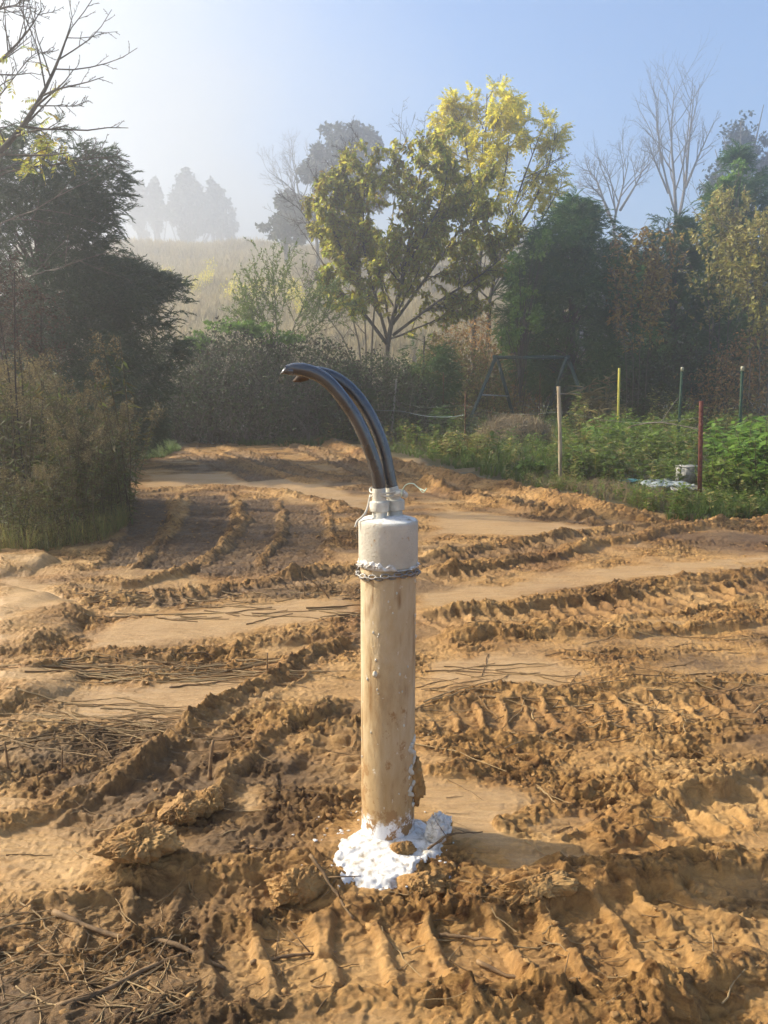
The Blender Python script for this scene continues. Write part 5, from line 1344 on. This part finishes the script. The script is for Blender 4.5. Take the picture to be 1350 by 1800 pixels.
def well():
    t = thing('well_casing', 'upright cream well casing pipe stained with rust and mud', 'well pipe', (PX, PY, GZ0))
    zc, zt = .835 - GZ0, .965 - GZ0
    mb = MB(); Rr, Rc = .0795, .0845
    prof = [(Rr, z) for z in np.linspace(-.12, zc + .006, 60)]
    def rn(v):
        a = np.arctan2(v[:, 1], v[:, 0]); q = np.stack([np.cos(a) * .6, np.sin(a) * .6, v[:, 2] * .9], -1)
        k = 1 + .006 * f3(q, 6, 3) + .004 * f3(q, 22, 5)
        return v * np.stack([k, k, np.ones(len(k))], -1)
    mb.lathe(prof, 72, fn=rn); mb.build('body', M['casing'], t)
    mb = MB(); mb.lathe([(Rr - .004, zc - .002), (Rc - .002, zc), (Rc, zc + .004)] + [(Rc, z) for z in np.linspace(zc + .01, zt - .007, 16)] + [(Rc - .002, zt - .002), (Rc - .006, zt), (.001, zt)], 72, fn=rn)
    mb.build('cap', M['cap'], t)
    # white powder lying on the cap, at the cap's lower rim and round the foot
    def heap(name, z0, Rm, hfun, k=84, nr=34, par=t):
        rr = np.linspace(0, 1, nr)[:, None]; a = (np.arange(k) * 2 * math.pi / k)[None]
        edge = 1 + .06 * pn2(np.cos(a) * 2.2, np.sin(a) * 2.2, 9)
        x = Rm * rr * np.cos(a) * edge; y = Rm * rr * np.sin(a) * edge
        z = z0 + hfun(x, y, np.broadcast_to(rr, x.shape))
        v = np.stack([x, y, z], -1).reshape(-1, 3)
        i, j = np.meshgrid(np.arange(nr - 1), np.arange(k), indexing='ij'); j2 = (j + 1) % k
        q = np.stack([i * k + j, i * k + j2, (i + 1) * k + j2, (i + 1) * k + j], -1).reshape(-1, 4)
        return obj(name, raw_mesh(name, v, q, [M['powder']], True), par)
    heap('powder_crust', zt, .0805, lambda x, y, r: .0085 * (1 - r ** 4) * (1 + .35 * pn2(x * 22, y * 22, 3)) + .003 * pn2(x * 90, y * 90, 4) * (1 - r) - .001 * r)
    def crust(z0, h, seed, Rb, thr, thick):
        k, n = 260, 18
        a = (np.arange(k) * 2 * math.pi / k)[None]; tt = np.linspace(0, 1, n)[:, None]
        hh = h * np.clip(.45 + .9 * pn2(np.cos(a) * 1.7, np.sin(a) * 1.7, seed) + .35 * pn2(np.cos(a) * 5, np.sin(a) * 5, seed + 1) + .12 * pn2(np.cos(a) * 16, np.sin(a) * 16, seed + 3), .1, 1.6)
        r = Rb + thick * np.sin(math.pi * np.clip(tt, 0, 1)) ** .6 * (.55 + .7 * np.abs(pn2(np.cos(a) * 7 + tt, np.sin(a) * 7 + tt * 2, seed + 2)) + .5 * pn2(np.cos(a) * 21 + tt * 5, np.sin(a) * 21 + tt * 3, seed + 6)) - .002
        z = z0 + tt * hh
        v = np.stack([r * np.cos(a), r * np.sin(a), z + 0 * a], -1).reshape(-1, 3)
        i, j = np.meshgrid(np.arange(n - 1), np.arange(k), indexing='ij'); j2 = (j + 1) % k
        q = np.stack([i * k + j, i * k + j2, (i + 1) * k + j2, (i + 1) * k + j], -1).reshape(-1, 4)
        obj('powder_crust', raw_mesh('powder_crust', v, q, [M['powder']], True), t)
    crust(zc - .004, .030, 21, Rc, 0, .009)
    crust(-.03, .060, 31, Rr, 0, .009)
    rg = np.random.default_rng(4); mb = MB()          # lumps of dried mud and powder on the right flank
    for k in range(40):
        a = -.42 + .22 * math.sin(k * .5) + rg.normal(0, .03); z = .10 + .0052 * k; s = rg.uniform(.0045, .007)
        mb.blob((Rr * math.cos(a), Rr * math.sin(a), z), (s, s, s * 1.3), k, .9, 2.2, 2)
    mb.build('powder_lump', M['fitting'], t)
    mb = MB()
    for a, z, s in ((-.12, .185, .022), (-.05, .15, .026), (.05, .20, .018), (-.2, .12, .018)):
        mb.blob((Rr * math.cos(a), Rr * math.sin(a), z), (s, s, s * 1.7), int(z * 100), .8, 2.2, 4)
    mb.build('mud_lump', M['clod'], t)
    mb = MB()
    for k in range(26):
        a = rg.uniform(-math.pi, 0); z = rg.uniform(.15, .80); s = rg.uniform(.0015, .0045)
        mb.blob((Rr * math.cos(a), Rr * math.sin(a), z), (s, s, s * 1.6), k, .5, 1.5, 1)
    mb.blob((Rr * math.cos(-2.05), Rr * math.sin(-2.05), .52), (.007, .007, .010), 5, .5, 1.5, 3)
    tag(mb.build('splash_marks', M['fitting'], t), kind='stuff')
    # couplings on the cap
    ft = [(-.024, -.012), (.019, .018)]
    ztop = zt + .006
    for k, (x, y) in enumerate(ft):
        mb = MB(); mb.lathe([(.027, 0), (.027, .007), (.0215, .009), (.0215, .055), (.001, .055)], 28, (x, y, ztop - .006)); mb.build('neck', M['fitting'], t)
        mb = MB(); s = MB()
        pr = [(.021, .018), (.0290, .0185), (.0298, .0205), (.0298, .0445), (.0290, .0465), (.021, .048)]
        n6 = 6; rot = .3 + k * .35
        ang = rot + np.arange(6) * math.pi / 3
        v = np.array([[r * math.cos(a), r * math.sin(a), z] for r, z in pr for a in ang]) + [x, y, ztop]
        q = [[i * 6 + j, i * 6 + (j + 1) % 6, (i + 1) * 6 + (j + 1) % 6, (i + 1) * 6 + j] for i in range(5) for j in range(6)]
        mb.add(v, q); mb.build('hex_nut', M['fitting'], t, False)
    # twisted cord rings round both pipes, trailing to the rim
    c = thing('cord_tie', 'dirty white cord tied round both black pipes and trailing over the cap rim', 'cord', (PX, PY, GZ0))
    for dz, tilt in ((.070, .012), (.078, -.008)):
        a = np.linspace(0, 2 * math.pi, 40); p = np.stack([-.002 + .050 * np.cos(a), .004 + .038 * np.sin(a), zt + dz + tilt * np.cos(a + 1) + .002 * np.sin(5 * a)], -1)
        mb = MB(); mb.tube(p, .0028, 6); mb.build('loop', M['ropecol'], c)
    mb = MB(); mb.tube(spline([[-.050, 0, zt + .07], [-.060, -.02, zt + .03], [-.072, -.03, zt + .012], [-.087, -.028, zt - .002], [-.092, -.03, zt - .018]], 16), .0034, 6); mb.build('tail', M['ropecol'], c)
    mb = MB(); mb.blob((.030, -.035, zt + .078), (.014, .008, .008), 3, .4, 2, 2); mb.blob((.046, -.02, zt + .072), (.010, .008, .010), 5, .4, 2, 2); mb.build('knot', M['ropecol'], c)
    # chain round the casing below the cap
    N = 30; mb = MB(); zc2 = zc - .006
    for k in range(N):
        a = 2 * math.pi * k / N; u = np.linspace(0, 2 * math.pi, 15)
        lx, ly = .0118 * np.cos(u), .0062 * np.sin(u)
        rol = (.6 if k % 2 else -.75); Rk = Rr + .0085
        ctr = np.array([Rk * math.cos(a), Rk * math.sin(a), zc2 - .012 - .006 * math.sin(a * 2 + .6) - (.006 if k % 2 else 0)])
        tan = np.array([-math.sin(a), math.cos(a), 0]); rad = np.array([math.cos(a), math.sin(a), 0])
        w = rad * math.sin(rol) + np.array([0, 0, 1]) * math.cos(rol)
        mb.tube(ctr + lx[:, None] * tan + ly[:, None] * w, .0026, 6, False)
    tag(mb.build('chain', M['chain'], None, True, (PX, PY, GZ0)), 'steel chain wrapped once round the casing under the powdered cap rim', 'chain')
    # two black pipes
    def pipe(lab, pts, r, end_dir, brown):
        o = thing('water_pipe', lab, 'pipe', pts[0])
        p = spline(pts - pts[0], 60); mb = MB(); k = 22
        rad = r * (1 - .42 * smooth(.80, 1.0, np.linspace(0, 1, 60))); p = p + np.stack([0 * rad, 0 * rad, .55 * (r - rad)], -1); mb.tube(p, rad, k, False); b = mb.build('hose', M['poly'], o)
        # cut end: wall ring and bore
        e = p[-1]; d = p[-1] - p[-3]; d /= np.linalg.norm(d)
        m2 = MB(); m2.tube(np.array([e + d * .0005, e - d * .002, e - d * .05]), [r * .575, r * .45, r * .45], k, False); m2.build('cut_end', M['pipebrown'] if brown else M['poly'], o)
        # dried crust where the pipe leaves the fitting
        m3 = MB(); m3.tube(p[:6] * 1.0, np.array([r + .0025, r + .0018, r + .0014, r + .001, r + .0006, r - .001]), k, False); m3.build('sleeve', M['fitting'], o)
        return o
    a0 = np.array([PX + ft[0][0], PY + ft[0][1], GZ0 + zt + .045]); b0 = np.array([PX + ft[1][0], PY + ft[1][1], GZ0 + zt + .045])
    A = np.vstack([a0, [at(px, py, yy) for px, py, yy in ((664, 838, 2.135), (650, 790, 2.13), (628, 740, 2.125), (602, 700, 2.12), (574, 669, 2.115), (545, 653, 2.11), (518, 649, 2.105), (503, 652, 2.10))]])
    Bp = np.vstack([b0, [at(px, py, yy) for px, py, yy in ((684, 836, 2.168), (673, 785, 2.17), (652, 734, 2.172), (625, 694, 2.175), (595, 668, 2.175), (567, 657, 2.175), (545, 656, 2.17), (528, 663, 2.165))]])
    o = pipe('front black pipe arching left with a slanted cut tip', A, .0182, None, False)
    lip = MB(); e = A[-1] - A[0] + [0, 0, .0045]; lip.tube(np.array([e + [.020, 0, -.006], e + [-.002, 0, -.004], e + [-.016, -.001, -.013]]), [.0112, .0095, .001], 12); lip.build('torn_lip', M['poly'], o)
    o = pipe('rear black pipe arching left behind the front one with a muddy end', Bp, .0180, None, True)
    lip = MB(); e = Bp[-1] - Bp[0]; lip.tube(np.array([e + [.02, 0, .004], e + [-.004, -.004, -.004], e + [-.020, -.006, -.012]]), [.013, .0105, .002], 12); lip.build('torn_lip', M['pipebrown'], o)
    q = limb([(702, 866), (706, 872), (707, 862), (714, 852), (726, 850), (735, 857), (743, 861), (748, 863)], 2.12, 2.06, 26)
    mb = MB(); mb.tube(q, .0016, 5); mb.tube(limb([(738, 860), (744, 866), (750, 858)], 2.07, 2.06, 6), .0014, 5)
    tag(mb.build('loose_cord', M['cord']), 'thin pale green cord end curling out to the right of the pipes', 'cord')
well()

# ------------------------------------------------------------------ POWDER, CLODS, ROCKS, STICKS
def foot():
    rg = np.random.default_rng(8)
    # powder heap: a sheet following the ground, thick in the middle
    def sheet(name, lab, pts, th, seed, cover=.0, cat='powder'):
        P = np.array([gp(*p)[:2] for p in pts]); c = P.mean(0); lo, hi = P.min(0) - .03, P.max(0) + .03
        st = .0032; gx, gy = np.meshgrid(np.arange(lo[0], hi[0], st), np.arange(lo[1], hi[1], st)); n0, n1 = gx.shape
        wx = gx + .025 * pn2(gx * 14, gy * 14, seed) + .012 * pn2(gx * 40, gy * 40, seed + 1); wy = gy + .025 * pn2(gx * 14, gy * 14, seed + 2)
        d = in_poly(wx.ravel(), wy.ravel(), P).reshape(gx.shape)
        m = smooth(-.004, .05, d) - cover * np.clip(.5 + 1.2 * fbm(gx * 22, gy * 22, seed + 5, 3), 0, 1) * (1 - smooth(.02, .07, d))
        g0 = ground(gx, gy); gs = g0.copy()
        for _ in range(14): gs = (gs + np.roll(gs, 1, 0) + np.roll(gs, -1, 0) + np.roll(gs, 1, 1) + np.roll(gs, -1, 1)) / 5
        h = g0 * (1 - m) + (gs * .8 + g0 * .2) * m + th * m + .0035 * m * fbm(gx * 40, gy * 40, seed + 7, 4, .6) + .005 * m * pn2(gx * 17, gy * 17, seed + 9) - .004 * (m < .12) - .004
        ok = m > .10
        idx = -np.ones(gx.shape, int); 
        q = ok[:-1, :-1] & ok[1:, :-1] & ok[:-1, 1:] & ok[1:, 1:]
        i, j = np.nonzero(q); f = np.stack([i * n1 + j, i * n1 + j + 1, (i + 1) * n1 + j + 1, (i + 1) * n1 + j], -1)
        use = np.unique(f); re = -np.ones(n0 * n1, int); re[use] = np.arange(len(use))
        v = np.stack([gx, gy, h], -1).reshape(-1, 3)[use] - np.array([c[0], c[1], 0])
        return tag(obj(name, raw_mesh(name, v, re[f], [M['powder']], True), None, (c[0], c[1], 0)), lab, cat)
    sheet('powder_heap', 'heap of clumpy white powder spilled at the foot of the casing',
          [(572, 1500), (592, 1478), (622, 1462), (640, 1440), (690, 1430), (745, 1440), (770, 1465), (795, 1490), (770, 1518), (745, 1545), (695, 1572), (640, 1580), (600, 1560), (578, 1525)], .018, 11, .7)
    sheet('powder_patch', 'thin white powder run left of the casing foot', [(515, 1505), (520, 1475), (555, 1460), (590, 1443), (600, 1452), (570, 1470), (560, 1490), (535, 1512)], .007, 12, 1.1)
    sheet('powder_patch', 'greyish powder smear below the heap between two clods', [(582, 1545), (620, 1552), (645, 1590), (648, 1612), (610, 1612), (588, 1590)], .006, 13, 1.0)
    sheet('powder_patch', 'small white powder spot right of the casing foot', [(768, 1530), (795, 1520), (800, 1536), (780, 1550)], .006, 14, .8)
    # powder crumbs: nobody would count them
    mb = MB()
    for k in range(45):
        a = rg.uniform(0, 6.28); r = .10 + abs(rg.normal(0, .07)); x, y = PX - .02 + r * math.cos(a) * 1.1, PY - .05 + r * math.sin(a) * .9
        s = rg.uniform(.0015, .0045); mb.blob((x, y, gz(x, y) + s * .1), (s * 1.4, s, s * .6), k, .9, 1.7, 2)
    tag(mb.build('powder_crumbs', M['powder']), 'scattered white powder crumbs round the casing foot', 'crumbs', kind='stuff')
    def rock(name, lab, px, py, size, m, seed, amp=.6, cat='clod', rz=0, lift=.35, freq=1.5):
        p = gp(px, py); z = gz(p[0], p[1])
        v, f = ico(6); sz_ = np.array(size) / np.mean(size); q = v * sz_ * 1.15 + seed * 2.3
        q2 = q + .25 * np.stack([f3(q, 3, seed + 11), f3(q, 3, seed + 12), f3(q, 3, seed + 13)], -1)
        k = 1 + amp * f3(q2, freq, seed, 3) + .24 * f3(q2, 4.0, seed + 3, 3) + .10 * f3(q2, 11.0, seed + 5, 3) + .04 * f3(q, 30, seed + 8, 2)
        k -= .10 * (1 - smooth(0, .16, np.abs(f3(q2, 2.2, seed + 21, 2)))) + .08 * (1 - smooth(0, .2, np.abs(f3(q2, 6, seed + 22, 2))))
        # flat torn faces
        w = v * k[:, None]
        for _ in range(4):
            nrm = np.random.default_rng(seed + _).normal(0, 1, 3); nrm /= np.linalg.norm(nrm); d = w @ nrm; w = w - np.clip(d - .72, 0, None)[:, None] * nrm * .7
        o = obj(name, raw_mesh(name, w * np.array(size), f, [m], True), None, (p[0], p[1], z + size[2] * (lift - .14))); o.rotation_euler = (0, 0, rz)
        return tag(o, lab, cat)
    r = rock('rock', 'upright dark rock frosted with white powder right of the casing', 772, 1482, (.040, .036, .070), M['clod'], 5, .35, 'rock', .3, .55)
    o = bpy.data.objects.new('powder_crust', r.data.copy()); COL.objects.link(o); o.parent = r          # frosting, a thin shell on the rock's left face
    co = np.empty(len(o.data.vertices) * 3); o.data.vertices.foreach_get('co', co); co = co.reshape(-1, 3)
    cn = co / np.linalg.norm(co, axis=1)[:, None]; up = (cn @ np.array([-.62, -.45, .62]))
    co = co * (1 + (.05 * smooth(.12, .42, up + .35 * f3(cn, 5, 2)) - .022))[:, None]
    o.data.vertices.foreach_set('co', co.ravel()); o.data.materials.clear(); o.data.materials.append(M['powder'])
    rock('rock', 'small half powdered stone in front of the casing', 708, 1502, (.034, .030, .022), M['clod'], 8, .4, 'rock', .2, .7)
    rock('mud_clod', 'large torn yellow clay clod left of the powder heap', 530, 1560, (.080, .058, .050), M['clod'], 11, .45, 'clod', .4, .45)
    rock('mud_clod', 'blocky cracked clay clod in front of the powder heap', 742, 1555, (.070, .042, .032), M['clod'], 14, .40, 'clod', -.1, .5)
    rock('mud_clod', 'ragged clay slab curling up right of the casing foot', 940, 1578, (.105, .045, .032), M['clod'], 17, .55, 'clod', .25, .4)
    rock('mud_clod', 'big broken clay lump at the lower end of the left mud ridge', 250, 1530, (.100, .070, .048), M['clod'], 20, .5, 'clod', .5, .35)
    rock('mud_clod', 'rounded clay lump on the left mud ridge beside the upright stub', 372, 1425, (.045, .050, .040), M['clod'], 23, .45, 'clod', .2, .4)
    rock('mud_clod', 'knobbly clay lump halfway up the left mud ridge', 318, 1445, (.075, .060, .040), M['clod'], 29, .5, 'clod', .8, .35)
    # crumbs of clay over the rough ground
    n = 3600; yy = 1.2 + 8.5 * rg.random(n) ** 1.7; xx = rg.uniform(-1, 1, n) * (.55 * yy + .3)
    h, soil = ground(xx, yy, True); k = (soil[:, 1] > .35) & (soil[:, 2] < .2); xx, yy, h = xx[k], yy[k], h[k]
    T = []
    for s in range(8):
        v, f = ico(2); T.append((v * (1 + 1.1 * f3(v + s * 3.1, 1.7, s, 3))[:, None] * [1.15, .9, .6], f))
    sz = .002 + .008 * rg.random(len(xx)) ** 5 + .0005 * yy
    v, f = scatter_up(T, np.stack([xx, yy, h + sz * .12], -1), sz, rg)
    tag(obj('clay_crumbs', raw_mesh('clay_crumbs', v, f, [M['crumb']], False)), 'small broken clay crumbs strewn over the churned mud', 'crumbs', kind='stuff')
    # straw and flattened stalks
    mb = MB()
    def lay(px, py, ang, L, r, up=.001):
        c = gp(px, py); s = np.linspace(-.5, .5, 9); wob = np.cumsum(rg.normal(0, .022, 9)) * L
        x = c[0] + math.cos(ang) * L * s - math.sin(ang) * wob; y = c[1] + math.sin(ang) * L * s + math.cos(ang) * wob
        z = ground(x, y); z = np.convolve(np.pad(z, 2, 'edge'), np.ones(5) / 5, 'valid') * .6 + np.maximum(z, np.median(z)) * .4
        mb.tube(np.stack([x, y, z + up + r * .5], -1), np.linspace(r, r * .55, 9), 4, False)
    for k in range(75): lay(rg.uniform(90, 500), rg.normal(1178, 13), rg.normal(.08, .22), rg.uniform(.1, .8), rg.uniform(.0015, .0055))
    for k in range(70): lay(rg.uniform(-20, 330), rg.normal(1282, 26), rg.normal(-.05, .3), rg.uniform(.15, .5), rg.uniform(.002, .004))
    for k in range(60): lay(rg.uniform(740, 1380), rg.normal(1230, 40), rg.normal(.1, .5), rg.uniform(.15, .55), rg.uniform(.002, .004))
    for k in range(70): lay(rg.uniform(740, 1380), rg.uniform(1100, 1300), rg.normal(.1, .5), rg.uniform(.1, .35), rg.uniform(.002, .0035))
    for k in range(110): lay(rg.uniform(-30, 330), rg.uniform(1600, 1800), rg.normal(.2, .8), rg.uniform(.06, .24), rg.uniform(.0012, .003))
    for k in range(150): lay(rg.uniform(0, 1350), rg.uniform(1280, 1780), rg.normal(.1, .9), rg.uniform(.05, .2), rg.uniform(.001, .0025))
    for k in range(60): lay(rg.uniform(180, 640), rg.uniform(1040, 1090), rg.normal(.05, .4), rg.uniform(.1, .4), rg.uniform(.003, .006))
    tag(mb.build('straw', M['straw']), 'muddy flattened stalks and straw pressed into the clay', 'straw', kind='stuff')
    def stick(lab, pts, r0, r1, zs=None, m='stick', twig=True):
        p = []
        for q in pts:
            g = gp(q[0], q[1]); z = gz(g[0], g[1]) + .008 + (q[2] if len(q) > 2 else 0); p.append([g[0], g[1], z])
        p = spline(p, 18); p = p + np.cumsum(rg.normal(0, .0012, p.shape), 0)
        mb = MB(); mb.tube(p, np.linspace(r0, r1, 18) * (1 + .12 * rg.normal(0, 1, 18)), 8)
        if twig:
            for k in (6, 12):
                e = p[k] + rg.normal(0, .03, 3) + [0, 0, .02]; mb.tube(np.array([p[k], (p[k] + e) / 2, e]), [r1 * .7, r1 * .5, r1 * .3], 5)
        tag(mb.build('stick', M[m]), lab, 'stick')
    stick('longest muddy stick lying in the lower left churned mud', [(95, 1608), (200, 1640), (300, 1665), (395, 1692)], .0075, .004)
    stick('dark stick leaning from the left clay clod into the powder smear', [(545, 1545, .05), (580, 1572, .03), (622, 1605, .004)], .005, .0035)
    stick('straight stick in the tread marks right of centre', [(772, 1638), (820, 1645), (872, 1655)], .0045, .003)
    stick('thin stick slanting down across the tread marks at the lower right', [(838, 1685), (900, 1712), (985, 1745), (1010, 1752)], .0055, .003)
    stick('short stick poking out from behind the stone right of the casing foot', [(752, 1510, .02), (800, 1492, .025), (850, 1478, .02)], .004, .002)
    stick('pale straight twig lying on the wet mud inside the left ridge', [(392, 1428), (430, 1428), (470, 1430)], .003, .002, m='straw', twig=False)
    stick('dark twig lying along the track floor left of the casing', [(440, 1500), (500, 1490), (560, 1470)], .003, .002)
    stick('curved stick half buried at the bottom left edge', [(100, 1790), (180, 1760), (260, 1712), (320, 1690)], .006, .004)
    stick('stick lying in the mud among the lower left clods', [(440, 1690), (480, 1678), (540, 1665), (590, 1662)], .005, .003)
    def stub(lab, px, py, h, r, lean=(0, 0)):
        g = gp(px, py); z = gz(g[0], g[1]); mb = MB()
        mb.tube(spline([[g[0], g[1], z - .02], [g[0] + lean[0] * .4, g[1] + lean[1] * .5, z + h * .5], [g[0] + lean[0], g[1] + lean[1], z + h]], 8), np.linspace(r, r * .6, 8), 7)
        tag(mb.build('stalk_stub', M['stick']), lab, 'stalk')
    stub('upright mud coated stalk stub standing on the left ridge', 368, 1372, .125, .008, (.012, .03))
    stub('thin upright stalk at the end of the flattened straw', 470, 1192, .09, .004, (.004, .0))
    stub('thin brown stalk leaning right in the smooth slurry left of the casing', 582, 1053, .14, .005, (-.17, .0))
    stub('short upright stalk rising from the slurry beside the leaning one', 536, 1050, .16, .004, (-.02, 0))
    stub('short stub standing among the straw at the left edge', 14, 1345, .09, .005, (-.005, 0))
    stub('second thin stub standing among the straw near the left edge', 108, 1348, .09, .004, (.01, 0))
foot()

# ------------------------------------------------------------------ haze
def build_haze():
    m = bpy.data.materials.new('mist'); m.use_nodes = True
    nt = m.node_tree; nt.nodes.clear()
    out = nt.nodes.new('ShaderNodeOutputMaterial'); pv = nt.nodes.new('ShaderNodeVolumePrincipled')
    pv.inputs['Color'].default_value = (.93, .95, 1, 1)
    pv.inputs['Density'].default_value = HAZE_DENSITY; pv.inputs['Anisotropy'].default_value = HAZE_G
    nt.links.new(pv.outputs[0], out.inputs['Volume'])
    x, y0, y1, z0, z1 = 172, -68, 185, -14, 33
    v = np.array([(-x, y0, z0), (x, y0, z0), (x, y1, z0), (-x, y1, z0), (-x, y0, z1), (x, y0, z1), (x, y1, z1), (-x, y1, z1)])
    f = np.array([(0, 3, 2, 1), (4, 5, 6, 7), (0, 1, 5, 4), (1, 2, 6, 5), (2, 3, 7, 6), (3, 0, 4, 7)])
    tag(obj('haze', raw_mesh('haze', v, f, [m])), kind='stuff')
build_haze()
